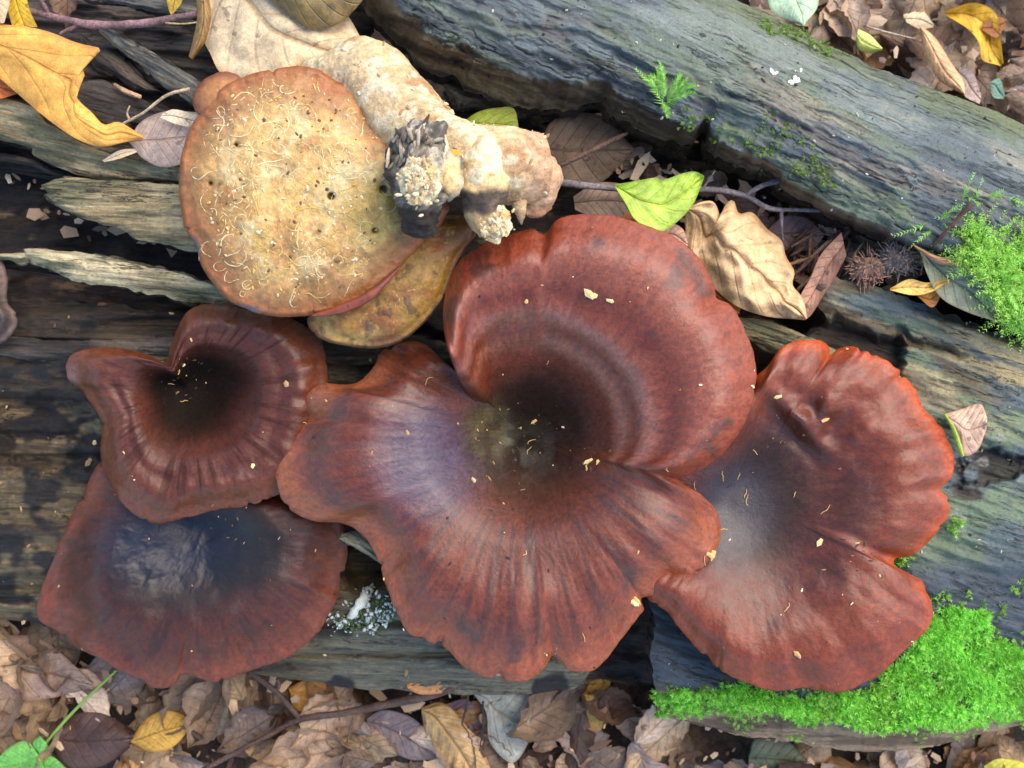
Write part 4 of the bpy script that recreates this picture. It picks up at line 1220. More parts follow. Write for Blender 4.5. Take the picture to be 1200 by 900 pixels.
# pale winding feeding trails over the pores
def zA_px(x, y):
    d = np.array([x - cenA[0], cenA[1] - y])
    return 66 - 34 * (np.hypot(*d) / 160.0) ** 2.2 + 5 * float(fbm(x * .014, y * .014, 0, 3, 301)) + 1.6 * float(fbm(x * .06, y * .06, 0, 4, 302))
gq = CTA[::3]
gqx, gqy = to_px(gq)
def zq(x, y):
    return float(gq[np.argmin((gqx - x) ** 2 + (gqy - y) ** 2), 2])
ps = []
for k in range(230):
    ang0 = r.random() * 6.283
    while True:
        x, y = r.uniform(230, 470), r.uniform(90, 360)
        if inpoly(np.array(x), np.array(y), [(248, 130), (300, 95), (400, 115), (440, 150), (460, 210), (430, 330), (330, 352), (262, 320), (235, 220)]):
            break
    h = r.random() * 6.283
    curv = r.normal(0, .16)
    pts = []
    n = r.integers(6, 17)
    for q in range(n):
        pts.append(at(x, y, zq(x, y) + .05))
        curv = .8 * curv + r.normal(0, .2)
        h += curv
        x += math.cos(h) * 3.0
        y -= math.sin(h) * 3.0
        if not (222 < x < 470 and 90 < y < 360):
            break
    if len(pts) > 3:
        w = .4 + .6 * r.random() ** 2
        V, F, _ = tube_geo(pts[::2] if len(pts) > 8 else pts, [w * .5, w, w * .8, w * .4], 6, 4, .5, .5, k, .35)
        ps.append((V, F))
V, F = join(ps)
part('feeding_trail', V, F, M_CRUMB, tm, {'pig': .72 * mix(c(246, 228, 170), c(232, 190, 96), ss(.0, .6, fbm(V[:, 0] * .015, V[:, 1] * .015, 0, 3, 371)))}, kind='stuff')
sel = CTA[inpoly(*to_px(CTA), [(248, 130), (300, 95), (400, 110), (440, 150), (455, 210), (430, 330), (330, 355), (262, 325), (235, 220)])]
q_ = np.hypot(*(np.array(to_px(sel)) - np.array(cenA)[:, None]))
sel = sel[r.random(len(sel)) < q_ / q_.max()]
pk = sel[r.integers(0, len(sel), 420)] + r.normal(0, 1.2, (420, 3)) * [1, 1, 0.1]
V, F, col = chips(pk, (.7, 2.6), 6, .6, [c(250, 238, 196), c(240, 214, 150), c(228, 180, 84), c(120, 92, 60)], 1.6)
part('pore_crumb', V, F, M_CRUMB, tm, {'pig': col * .75}, False, kind='stuff')

# ------------------------------------------------------------------ leaves one can point to
YEL, ORG, TANL, PINKT, GREY, DKBR, BRNL, GRN, YGR = c(226, 176, 62), c(206, 120, 44), c(206, 168, 122), c(192, 160, 138), c(146, 146, 134), c(92, 66, 48), c(138, 104, 76), c(112, 170, 62), c(176, 196, 82)
put_leaf('fallen_leaf', 'big torn yellow-orange leaf at the upper left corner', [(-90, 15), (0, 28), (30, 31), (60, 38), (90, 50), (118, 57), (107, 66), (97, 78), (99, 90), (88, 103), (92, 117), (108, 132), (122, 146), (140, 143), (168, 160)],
         [(-90, 35), (-20, 75), (0, 92), (30, 118), (60, 143), (90, 163), (118, 172), (145, 167), (168, 163)], -20, -14, c(226, 164, 72), M_LEAFY, nu=70, nv=24, cup=-7, wave=7, pleat=1.6, veins=5, seed=401)
put_leaf('fallen_leaf', 'greenish-yellow leaf peeking out behind the big torn yellow one', [(0, -35), (6, 0), (14, 30)], [(28, -30), (33, 5), (44, 32)], -36, -40, c(214, 176, 48), M_LEAF, seed=402)
put_leaf('fallen_leaf', 'pale tan leaf corner at the very top left', [(-60, -40), (-30, 0), (-6, 28)], [(12, -40), (13, -5), (5, 27)], -16, -20, c(222, 184, 144), seed=403)
put_leaf('fallen_leaf', 'rusty orange leaf tucked under the big torn yellow one', [(-70, 70), (-10, 80), (20, 108)], [(-70, 112), (-10, 117), (20, 110)], -40, -46, c(196, 104, 40), seed=404)
put_leaf('fallen_leaf', 'large pale beige beech leaf with raised side veins behind the overturned mushroom', [(270, -80), (350, -40), (402, 10), (436, 70)], [(270, -80), (240, -20), (234, 30), (246, 62), (268, 92), (340, 98), (436, 80)], -34, -14, c(214, 190, 150), nu=60, nv=36, cup=-10, wave=7, pleat=4.0, veins=6, seed=405)
put_leaf('fallen_leaf', 'olive-brown leaf overlapping the pale beige beech leaf at the top', [(288, -40), (350, -50), (432, -40)], [(288, -20), (328, 8), (362, 34), (400, 26), (434, -10)], -2, -8, c(120, 100, 58), cup=-8, wave=7, seed=406)
put_leaf('fallen_leaf', 'rolled brown leaf edge left of the pale beige beech leaf', [(240, -30), (247, 15), (241, 48), (226, 70)], [(226, -30), (231, 15), (226, 46), (221, 66)], -20, -34, c(156, 122, 72), cup=-9, seed=407)
put_leaf('fallen_leaf', 'curled yellow leaf scrap at the top edge near the reddish twig', [(190, -30), (196, 5), (200, 17)], [(214, -30), (214, 0), (203, 16)], -40, -50, c(200, 164, 60), seed=408)
put_leaf('fallen_leaf', 'greyish-pink leaf scrap between the yellow leaf and the overturned mushroom', [(150, 165), (166, 142), (196, 130), (236, 132)], [(152, 168), (168, 186), (194, 196), (234, 186)], -36, -24, c(178, 154, 138), cup=-5, wave=6, seed=409)
put_leaf('fallen_leaf', 'cream papery leaf scrap on the wood left of the overturned mushroom', [(120, 188), (140, 176), (163, 174)], [(122, 190), (140, 186), (164, 177)], -34, -34, c(222, 200, 164), seed=410)
put_leaf('fallen_leaf', 'cream torn leaf scrap touching the left rim of the overturned mushroom', [(190, 133), (205, 128), (232, 135)], [(188, 138), (208, 146), (230, 150)], -14, -6, c(228, 206, 172), wave=6, seed=411)
put_leaf('fallen_leaf', 'small green and amber leaf tip behind the stem of the overturned mushroom', [(538, 146), (560, 131), (585, 126), (603, 128), (609, 158)], [(538, 148), (560, 160), (590, 168), (609, 160)], -62, -52, c(140, 152, 44), M_LEAFG, cup=-5, seed=412)
put_leaf('fallen_leaf', 'fresh green and yellow beech leaf standing above the central cap', [(721, 216), (745, 212), (768, 208), (777, 211), (800, 203), (815, 201), (825, 206)], [(721, 219), (734, 240), (745, 258), (770, 272), (790, 263), (812, 240), (825, 209)], 4, -26, c(164, 192, 66), M_LEAFG, nu=44, nv=26, cup=7, wave=4, pleat=2.4, veins=6, seed=413)
put_leaf('fallen_leaf', 'large dry tan leaf with torn holes right of the central cap', [(806, 243), (824, 236), (838, 238), (847, 262), (850, 240), (860, 235), (866, 250), (882, 249), (899, 268), (916, 282), (921, 300), (931, 318), (929, 334), (941, 350), (946, 373)],
         [(803, 247), (803, 272), (808, 300), (824, 322), (842, 342), (866, 360), (900, 371), (944, 375)], -46, -40, c(232, 192, 140), nu=64, nv=36, cup=-12, wave=22, pleat=4.0, veins=6, roll=3, seed=414)
put_leaf('fallen_leaf', 'orange underside of a leaf showing below the large dry tan leaf', [(835, 335), (850, 345), (868, 362)], [(838, 345), (850, 360), (866, 368)], -62, -62, c(190, 110, 44), seed=430)
put_leaf('fallen_leaf', 'grey-brown leaf in the gap beside the overturned stem', [(632, 168), (650, 140), (700, 134), (742, 172)], [(632, 178), (650, 214), (700, 216), (742, 178)], -118, -112, c(132, 108, 84), cup=-6, wave=8, seed=415)
put_leaf('fallen_leaf', 'slate-brown leaf below the grey twig, next to the green leaf', [(672, 230), (700, 214), (735, 218), (744, 238)], [(674, 246), (700, 256), (738, 256), (744, 242)], -86, -80, c(146, 120, 100), wave=5, seed=416)
put_leaf('fallen_leaf', 'rust-coloured leaf scrap at the top rim of the central cap', [(722, 258), (740, 248), (756, 262)], [(726, 266), (745, 270), (758, 266)], -50, -50, c(184, 108, 62), seed=431)
put_leaf('fallen_leaf', 'pinkish leaf scrap under the green leaf tip', [(768, 274), (785, 262), (800, 268), (806, 284)], [(770, 282), (786, 286), (800, 294), (806, 288)], -40, -44, c(206, 160, 138), seed=432)
put_leaf('fallen_leaf', 'mauve-brown leaf under the fork of the grey twig', [(893, 276), (918, 254), (945, 256), (965, 274)], [(895, 284), (925, 294), (952, 292), (965, 278)], -112, -104, c(126, 100, 92), wave=6, seed=417)
put_leaf('fallen_leaf', 'dull pink-brown crumpled leaf left of the broken log end', [(986, 272), (962, 298), (950, 325), (938, 346), (934, 362)], [(992, 300), (976, 330), (966, 345), (948, 372), (936, 366)], -58, -50, c(172, 130, 108), cup=9, wave=9, seed=418)
put_leaf('fallen_leaf', 'dark brown leaf under the grey twig, right of the dry tan leaf', [(846, 222), (880, 236), (905, 262), (918, 282)], [(842, 232), (862, 255), (890, 280), (916, 286)], -120, -112, c(110, 82, 66), wave=8, seed=433)
lf = put_leaf('fallen_leaf', 'grey-green leaf with a curled tan edge beside the upper moss', [(1076, 288), (1112, 306), (1146, 318), (1160, 338), (1169, 373)], [(1077, 292), (1088, 325), (1104, 350), (1134, 366), (1168, 377)], -30, -24, c(140, 146, 126), nu=44, nv=26, cup=8, wave=5, pleat=2.4, seed=419)
V, F, uv = leaf_between([(1070, 286), (1098, 300), (1120, 302), (1142, 310), (1164, 307), (1174, 322)], [(1073, 291), (1100, 309), (1124, 313), (1145, 323), (1157, 336), (1172, 334)], -12, -8, cup=-6, wave=6, seed=420)
me = mesh('curled_edge', V - np.array(lf.location) / S, F, M_LEAF, uv=uv)
e = link('curled_edge', me, lf); e.color = rgba(c(186, 142, 108))
put_leaf('fallen_leaf', 'small folded yellow leaf lying on the ridge of the log by the husks', [(1043, 338), (1065, 327), (1086, 331), (1113, 327)], [(1043, 340), (1070, 346), (1092, 342), (1113, 329)], -26, -16, c(232, 190, 104), cup=5, wave=6, seed=421)
put_leaf('fallen_leaf', 'orange flap of dry leaf below the small folded yellow one', [(1074, 344), (1092, 340), (1107, 332)], [(1076, 348), (1094, 360), (1108, 334)], -36, -24, c(206, 134, 56), seed=434)
lf = put_leaf('fallen_leaf', 'small pinkish-tan leaf with a green edge on the log right of the orange rim', [(1106, 485), (1128, 479), (1149, 473), (1157, 490)], [(1108, 488), (1120, 512), (1128, 534), (1146, 527), (1156, 503)], -38, -30, c(206, 168, 142), nu=30, nv=20, cup=-9, wave=7, pleat=2.0, seed=422)
V, F, uv = leaf_between([(1104, 484), (1112, 497), (1120, 518), (1127, 536)], [(1109, 486), (1119, 500), (1126, 518), (1130, 534)], -30, -28, cup=-3, seed=423)
me = mesh('green_edge', V - np.array(lf.location) / S, F, M_LEAFG, uv=uv)
e = link('green_edge', me, lf); e.color = rgba(c(170, 196, 70))
# beyond the grey log
put_leaf('fallen_leaf', 'pale mint-green round leaf at the top edge behind the grey log', [(898, -45), (901, 5), (914, 20), (940, 30)], [(902, -48), (952, -30), (959, 5), (943, 29)], -205, -190, c(186, 216, 178), M_LEAFG, cup=-7, wave=4, seed=440)
put_leaf('fallen_leaf', 'small yellow-green folded leaf beyond the edge of the grey log', [(1006, 34), (1020, 41), (1034, 56)], [(1003, 46), (1006, 58), (1020, 62), (1034, 59)], -225, -215, c(200, 212, 110), M_LEAFG, cup=-6, seed=441)
put_leaf('fallen_leaf', 'long tan leaf with a yellow edge standing behind the grey log', [(1079, 30), (1096, 44), (1116, 75), (1129, 95), (1131, 110)], [(1078, 34), (1084, 60), (1097, 90), (1114, 103), (1130, 111)], -240, -228, c(222, 178, 130), nu=40, nv=22, cup=-7, wave=5, pleat=1.5, seed=442)
put_leaf('fallen_leaf', 'curled yellow-brown leaf in the litter at the top right', [(1108, 13), (1140, 3), (1166, 14), (1172, 40), (1176, 74)], [(1109, 18), (1134, 34), (1147, 50), (1151, 70), (1172, 77)], -250, -240, c(216, 170, 50), nu=40, nv=22, cup=10, wave=14, seed=443)
put_leaf('fallen_leaf', 'rusty folded half of the curled yellow-brown leaf', [(1150, 30), (1165, 20), (1180, 22)], [(1152, 36), (1168, 44), (1178, 30)], -228, -226, c(150, 90, 40), seed=444)
put_leaf('fallen_leaf', 'pale pinkish leaf just behind the long tan one', [(1124, 78), (1140, 84), (1150, 112)], [(1122, 90), (1130, 112), (1148, 122)], -262, -256, c(204, 178, 164), seed=445)
put_leaf('fallen_leaf', 'small blue-green leaf in the litter near the right edge', [(1160, 96), (1172, 92), (1178, 112)], [(1160, 100), (1164, 114), (1176, 116)], -262, -258, c(120, 160, 140), M_LEAFG, seed=446)
put_leaf('fallen_leaf', 'cream leaf scrap above the long tan leaf', [(1060, 18), (1080, 12), (1094, 28)], [(1062, 26), (1078, 34), (1094, 32)], -268, -262, c(226, 200, 160), wave=6, seed=447)
# below the log
LB1 = GZ + 70
put_leaf('fallen_leaf', 'orange-tan rounded leaf resting on the bottom twig below the central cap', [(476, 803), (488, 786), (514, 775), (540, 784), (560, 798)], [(478, 807), (494, 814), (526, 811), (560, 801)], -216, -216, c(202, 138, 82), cup=-6, wave=4, seed=450)
put_leaf('fallen_leaf', 'orange-yellow leaf with a green streak above the fork of the bottom twig', [(338, 806), (358, 797), (386, 800), (402, 812), (414, 828)], [(339, 811), (345, 830), (372, 839), (414, 832)], LB1 - 20, LB1 - 16, c(210, 156, 76), M_LEAFG, cup=-5, wave=5, seed=451)
put_leaf('fallen_leaf', 'yellow-ochre oval leaf in the litter at lower left', [(153, 868), (168, 845), (190, 833), (214, 837), (224, 850)], [(154, 871), (176, 881), (202, 876), (224, 853)], LB1, LB1 + 6, c(206, 158, 66), cup=-6, wave=4, seed=452)
put_leaf('fallen_leaf', 'pleated tan leaf pointing down from the bottom twig', [(494, 828), (520, 824), (546, 850), (571, 890), (580, 925)], [(494, 836), (500, 862), (520, 892), (542, 925)], LB1 - 6, LB1 + 4, c(196, 160, 106), nu=44, nv=26, cup=-10, pleat=4.5, veins=7, wave=5, seed=453)
put_leaf('fallen_leaf', 'mottled grey leaf under the rim of the central cap at the bottom', [(554, 808), (590, 795), (616, 799), (622, 832)], [(555, 813), (570, 836), (574, 870), (600, 894), (619, 870), (622, 838)], LB1 - 2, LB1 - 6, c(164, 164, 150), nu=36, nv=22, wave=5, seed=454)
put_leaf('fallen_leaf', 'yellowish-brown leaf in the gap right of the mottled grey leaf', [(678, 800), (698, 778), (716, 786), (712, 822)], [(678, 816), (685, 850), (704, 856), (712, 826)], LB1 - 18, LB1 - 14, c(176, 138, 62), cup=-5, wave=5, seed=455)
put_leaf('fallen_leaf', 'dark grey-green leaf under the mossy log edge', [(878, 882), (886, 866), (920, 867), (946, 890)], [(877, 896), (890, 912), (930, 914), (946, 894)], LB1 - 10, LB1 - 10, c(92, 100, 76), cup=-6, seed=456)
put_leaf('fallen_leaf', 'bright yellow-green leaf tip at the bottom right corner', [(1153, 898), (1170, 889), (1195, 892), (1212, 902)], [(1154, 903), (1180, 914), (1212, 906)], LB1, LB1, c(214, 206, 74), M_LEAFG, seed=457)
put_leaf('fallen_leaf', 'violet-brown leaf left of the pleated tan leaf', [(430, 842), (452, 832), (490, 846), (512, 884)], [(430, 850), (446, 872), (480, 890), (512, 890)], LB1 - 22, LB1 - 18, c(128, 112, 112), wave=6, seed=458)
put_leaf('fallen_leaf', 'purplish leaf between the pleated tan and the mottled grey leaf', [(520, 826), (548, 820), (566, 846), (568, 878)], [(522, 832), (536, 850), (556, 878), (566, 882)], LB1 - 16, LB1 - 14, c(112, 90, 92), wave=5, seed=459)
put_leaf('fallen_leaf', 'wide grey-brown leaf at the left edge below the log', [(-60, 740), (0, 744), (50, 750), (110, 800)], [(-60, 800), (0, 822), (60, 818), (108, 806)], LB1 - 14, LB1, c(164, 136, 118), nu=36, nv=22, wave=9, cup=-6, seed=460)
put_leaf('fallen_leaf', 'dark wet curled leaf beside the seedling stem', [(58, 850), (80, 838), (120, 836), (160, 858)], [(58, 872), (76, 900), (120, 898), (158, 872)], LB1 - 8, LB1, c(86, 62, 54), cup=-14, wave=8, seed=461)

# the seedling at the bottom left
sd = thing('seedling', at(45, 885, LB1 - 6), 'small green seedling with a long bright stalk at the bottom left', 'plant')
tube_part('stem', sd, [at(44, 882, LB1 + 4), at(86, 834, LB1 + 24), at(136, 786, LB1 + 36)], [2.4, 2.2, 1.7], M_MOSS, c(156, 190, 84), 8, 8)
for (A, B, z0, z1) in (([(46, 884), (30, 868), (8, 878), (-12, 900)], [(46, 886), (52, 905), (30, 920), (-12, 904)], LB1 + 14, LB1 + 20), ([(45, 882), (38, 872), (46, 862)], [(46, 884), (56, 874), (47, 862)], LB1 + 16, LB1 + 20),
                       ([(47, 896), (60, 886), (80, 902)], [(48, 900), (60, 912), (80, 906)], LB1 + 8, LB1 + 12)):
    V, F, uv = leaf_between(A, B, z0, z1, 20, 11, cup=-4, wave=2, pleat=.8, veins=5, seed=470)
    me = mesh('leaf', V - np.array(sd.location) / S, F, M_LEAFG, uv=uv)
    e = link('leaf', me, sd); e.color = rgba(c(104, 172, 78))

# ------------------------------------------------------------------ twigs and stalks
def twig(name, label, branches, col, cat='twig', amp=.5):
    b0 = branches[0][0][0]
    t = thing(name, at(b0[0], b0[1], b0[2] - 4), label, cat)
    for k, (pts, rad) in enumerate(branches):
        tube_part('stem' if k == 0 else 'branch', t, [at(*p) for p in pts], rad, M_BARK, lambda V: mix(col * .75, col * 1.25, ss(-.5, .5, fbm(V[:, 0] * .05, V[:, 1] * .05, 0, 3, 481))), 9, 7, amp, .12, k + 3)
    return t
twig('twig', 'long grey forked twig crossing the gap above the dry tan leaf', [([(652, 213, -64), (690, 218, -60), (745, 222, -56), (832, 222, -60), (872, 229, -62), (902, 244, -64), (940, 246, -70), (990, 248, -86)], [5, 4.2, 3.8, 3.6, 3.4, 3, 2.4, 1.6]),
     ([(874, 229, -62), (890, 219, -60), (908, 213, -62), (947, 206, -78)], [2.6, 3.2, 3.6, 3]), ([(916, 246, -65), (916, 262, -70), (917, 282, -78)], [2.4, 2, 1.8]), ([(822, 222, -60), (830, 212, -56), (838, 200, -54)], [1.4, 1.1, .8])], c(128, 116, 116))
twig('twig', 'short dark twig leaning over the grey-brown leaf by the overturned stem', [([(652, 196, -70), (690, 178, -64), (712, 167, -66), (735, 156, -74)], [3.4, 3.2, 3.6, 2.4])], c(104, 78, 64))
twig('twig', 'knobbly reddish twig along the top left edge', [([(28, 11, -56), (68, 21, -54), (110, 29, -54), (170, 27, -52), (232, 16, -48)], [4.2, 4.6, 5.2, 5, 4.4]), ([(56, 16, -54), (49, 2, -48), (40, -14, -44)], [3, 2.6, 2.2]), ([(94, 27, -54), (82, 34, -56), (70, 40, -60)], [3, 2.6, 2])], c(128, 96, 96), amp=1.0)
twig('twig', 'long dark forked twig lying on the litter along the bottom', [([(238, 902, LB1 + 4), (310, 864, LB1 + 12), (352, 843, LB1 + 16), (400, 836, LB1 + 24), (450, 826, LB1 + 34), (500, 815, LB1 + 44), (545, 800, LB1 + 54), (585, 790, LB1 + 58)], [3.5, 4, 4.6, 4.8, 5.8, 7, 6.6, 5]),
     ([(352, 843, LB1 + 16), (328, 815, LB1 + 22), (310, 800, LB1 + 24), (286, 780, LB1 + 28)], [4, 3.8, 4.4, 4]), ([(322, 812, LB1 + 22), (327, 803, LB1 + 24), (325, 795, LB1 + 26)], [2.6, 2.4, 2.4])], c(84, 62, 50), amp=.8)
twig('twig', 'thin dark twig hanging below the bottom twig beside the mottled grey leaf', [([(549, 812, LB1 + 40), (546, 830, LB1 + 14), (541, 850, LB1 + 8)], [1.8, 1.7, 1.2])], c(60, 46, 42))
twig('twig', 'thin dark stalk lying on the purplish leaf', [([(566, 822, LB1 + 14), (566, 850, LB1 + 6), (562, 880, LB1)], [1.4, 1.5, 1.0])], c(52, 42, 44))
twig('twig', 'thin brown stalk in the litter under the left end of the bottom twig', [([(414, 842, LB1 + 20), (408, 864, LB1 + 6), (400, 905, LB1 + 2)], [1.6, 1.7, 1.4])], c(104, 82, 66))
twig('twig', 'short dark stub in the litter right of the yellow-ochre oval leaf', [([(222, 856, LB1 + 4), (230, 862, LB1 + 2), (240, 870, LB1)], [4.5, 4.5, 4])], c(62, 50, 46))
twig('stalk', 'stiff dark stalk sticking up out of the upper moss', [([(1094, 287, -10), (1112, 268, 4), (1137, 240, 22)], [2.2, 2.4, 2.6])], c(92, 60, 46), 'stalk')
twig('stalk', 'curled thin brown stalk between the husks and the upper moss', [([(1062, 275, -50), (1070, 272, -40), (1074, 286, -36), (1082, 302, -34), (1079, 322, -40)], [1.2, 1.3, 1.2, 1.2, 1])], c(146, 110, 82), 'stalk')
twig('stalk', 'dry straw-coloured stalk left of the overturned mushroom', [([(142, 146, -30), (168, 132, -20), (195, 112, -14), (222, 104, -14)], [1.6, 1.7, 1.9, 1.8]), ([(152, 141, -28), (149, 133, -24), (152, 124, -22)], [1.2, 1.4, 1])], c(196, 170, 132), 'stalk')
twig('stalk', 'thin yellowish stalk below the reddish twig', [([(194, 27, -40), (215, 28, -38), (240, 25, -36)], [1.2, 1.3, 1])], c(190, 166, 116), 'stalk')
twig('stalk', 'straight straw stalk lying across the litter at the top', [([(1012, 30, -262), (1040, 38, -258), (1074, 46, -256)], [1.4, 1.5, 1.2])], c(176, 160, 140), 'stalk')
twig('stalk', 'tiny whitish-tipped splinter lying on the dark wood at upper left', [([(134, 99, -92), (145, 106, -90), (165, 114, -92)], [2, 3.4, 3])], c(176, 142, 112), 'stalk')

# the two beech husks in the gap
def husk(name, label, x, y, z, rad, col, seed):
    rr = np.random.default_rng(seed)
    t = thing(name, at(x, y, z - rad), label, 'nut husk')
    lump('shell', t, x, y, z, rad, rad * .8, rad * .75, lambda V: mix(col * .5, col * .9, ss(-.4, .5, fbm(V[:, 0] * .15, V[:, 1] * .15, V[:, 2] * .15, 3, seed))), 3, seed)
    ps = []
    for k in range(150):
        d = rr.normal(0, 1, 3); d[2] = abs(d[2]) * .9 + .02
        d /= np.linalg.norm(d)
        b = at(x, y, z) + d * np.array([rad, rad * .8, rad * .75])
        bend = rr.normal(0, .5, 3)
        l = 3.5 + 5 * rr.random()
        ps.append(tube_geo([b, b + (d + bend * .3) * l * .5, b + (d + bend) * l], [1.2, .9, .3], 5, 2)[:2])
    V, F = join(ps)
    part('spines', V, F, M_BARK, t, {'pig': np.ones(V.shape) * col}, kind='stuff')
husk('nut_husk', 'reddish-brown bristly beech husk behind the broken log end', 1018, 316, -58, 21, c(160, 124, 104), 501)
husk('nut_husk', 'dark grey bristly beech husk beside the reddish-brown one', 1052, 303, -50, 22, c(126, 114, 106), 502)

# ------------------------------------------------------------------ leaf litter
def litter_proto(seed):
    rr = np.random.default_rng(seed)
    L = 120 * (0.8 + .4 * rr.random())
    W_ = L * (0.42 + .16 * rr.random())
    nu, nv = 22, 13
    u = np.linspace(0, 1, nu); v = np.linspace(-1, 1, nv)
    U2, V2 = np.meshgrid(u, v, indexing='ij')
    wid = W_ / 2 * np.sin(np.pi * np.clip(U2, 0, 1) ** (0.75 + .2 * rr.random())) ** .7 + .5
    tear = np.clip(fbm(U2 * 3.5, np.sign(V2) * 2.0, 0, 3, seed + 7) - .15, 0, 1) * (rr.random() < .7)
    wid = wid * (1 - .75 * tear) * (1 + .06 * np.sin(U2 * 9 * 6.283))
    X = (U2 - .5) * L
    Y = V2 * wid + rr.normal(0, 12) * U2 * (1 - U2)
    lat = (U2 * 8 - np.abs(V2) * 1.7) % 1.0
    Z = rr.normal(0, 14) * V2 ** 2 + rr.normal(0, 16) * (U2 - .5) ** 2 * 2 + 1.6 * (np.abs(lat - .5) * 2 - .5) * np.minimum(np.abs(V2) * 4, 1)
    Z = Z + 6.5 * fbm(X * .022, Y * .03, 0, 3, seed) + rr.normal(0, 5) * V2 * U2 + rr.choice([0, 14, 22]) * np.clip(np.abs(V2) - .5, 0, 1) ** 2 * (rr.random() + .4)
    V = np.stack([X, Y, Z - Z.min() * .5], -1).reshape(-1, 3)
    return mesh('dead_leaf', V, grid_faces(nu, nv), M_LEAF, uv=np.stack([U2, (V2 + 1) / 2], -1).reshape(-1, 2))
PROTO = [litter_proto(600 + k) for k in range(16)]
LCOL = [(c(142, 120, 100), 'greyish-brown'), (c(174, 146, 114), 'light tan'), (c(112, 86, 66), 'dark brown'), (c(142, 126, 118), 'mauve-grey'), (c(188, 162, 138), 'pale pinkish'), (c(160, 120, 78), 'ochre-brown'), (c(90, 66, 52), 'wet blackish-brown')]
WGT = np.array([.24, .2, .14, .14, .12, .1, .06])
LITTER = []
def litter(zone, n, where, z0, z1, smin, smax, seed, tilt=18, group=''):
    rr = np.random.default_rng(seed)
    P = np.array(zone, float)
    lo, hi = P.min(0), P.max(0)
    k = 0
    while k < n:
        x, y = lo + (hi - lo) * rr.random(2)
        if not inpoly(np.array(x), np.array(y), zone):
            continue
        f = k / n
        col, word = LCOL[rr.choice(len(LCOL), p=WGT / WGT.sum())]
        z = z0 + (z1 - z0) * f + rr.normal(0, 3)
        o = bpy.data.objects.new('dead_leaf', PROTO[rr.integers(0, len(PROTO))])
        C.objects.link(o)
        o.location = tuple(at(x, y, z) * S)
        o.rotation_euler = (R(rr.normal(0, tilt)), R(rr.normal(0, tilt)), rr.random() * 6.283)
        s = smin + (smax - smin) * rr.random()
        o.scale = (s, s, s)
        b = .76 + .6 * rr.random() ** 1.3
        o.color = rgba(np.clip(col * b, 0, 1))
        o['category'] = 'leaf'
        LITTER.append((o, word, where, s))
        k += 1
litter([(-40, 735), (60, 745), (200, 790), (300, 790), (480, 815), (700, 800), (780, 835), (860, 865), (1000, 885), (1210, 860), (1230, 940), (-40, 940)], 150, 'litter below the log', GZ + 2, GZ + 62, .65, 1.25, 21, 11, 'dead leaves in the litter below the log')
litter([(850, -60), (880, 0), (960, 40), (1100, 100), (1240, 150), (1240, -60)], 110, 'litter beyond the grey log', GZ + 2, GZ + 70, .55, 1.05, 22, 16, 'dead leaves in the litter beyond the grey log')
litter([(640, 150), (740, 160), (880, 220), (1000, 270), (1080, 300), (1060, 340), (960, 340), (800, 250), (650, 230)], 26, 'dark gap under the grey log', -150, -120, .4, .7, 23, 22, 'dead leaves in the gap under the grey log')
litter([(0, -40), (240, -40), (230, 60), (100, 40)], 6, 'dark wood at the top left', -96, -84, .4, .6, 24, 14, 'dead leaves on the dark wood at the top left')
# shreds too small to count among the litter
rr = np.random.default_rng(77)
def zone_pts(zone, n, z0, z1, rr):
    P = np.array(zone, float); lo, hi = P.min(0), P.max(0)
    q = lo + (hi - lo) * rr.random((n * 4, 2))
    q = q[inpoly(q[:, 0], q[:, 1], zone)][:n]
    return at(q[:, 0], q[:, 1], z0 + (z1 - z0) * rr.random(len(q)))
Z1 = [(-40, 735), (200, 790), (480, 815), (700, 800), (780, 835), (1000, 885), (1210, 860), (1230, 940), (-40, 940)]
Z2 = [(850, -60), (880, 0), (960, 40), (1100, 100), (1240, 150), (1240, -60)]
P_ = np.vstack([zone_pts(Z1, 500, GZ, GZ + 66, rr), zone_pts(Z2, 400, GZ, GZ + 74, rr), zone_pts([(640, 150), (880, 220), (1080, 300), (1060, 345), (960, 345), (800, 250)], 260, -150, -112, rr), zone_pts([(0, 195), (60, 215), (230, 235), (230, 290), (60, 280)], 60, -165, -150, rr)])
V, F, col = chips(P_, (2.0, 11.0), 12, .14, [c(150, 116, 90), c(190, 158, 122), c(96, 70, 54), c(120, 96, 84), c(206, 180, 150)], 2.4)
o = single('leaf_crumbs', V, F, M_CRUMB, 'broken leaf crumbs and shreds strewn through the litter', 'leaf litter', attrs={'pig': col}, smooth=False, kind='stuff')
# bark shreds lying criss-cross in the gap near the husks
PS = np.vstack([at(rr.uniform(930, 1010, 40), rr.uniform(268, 335, 40), rr.uniform(-110, -78, 40))])
V, F = sticks(PS, 34, 2.6, lambda p, q: (lambda d: d / np.linalg.norm(d))(np.array([.55, .75, .1]) + q.normal(0, .45, 3) * [1, 1, .3]), 13)
cv = np.repeat(np.array([c(110, 80, 60), c(150, 112, 80), c(80, 60, 50), c(170, 140, 110)])[rr.integers(0, 4, 40)], len(V) // 40, 0)
single('bark_shreds', V, F, M_BARK, 'brown bark and stalk shreds heaped in the gap left of the husks', 'debris', attrs={'pig': cv}, smooth=True, kind='stuff')

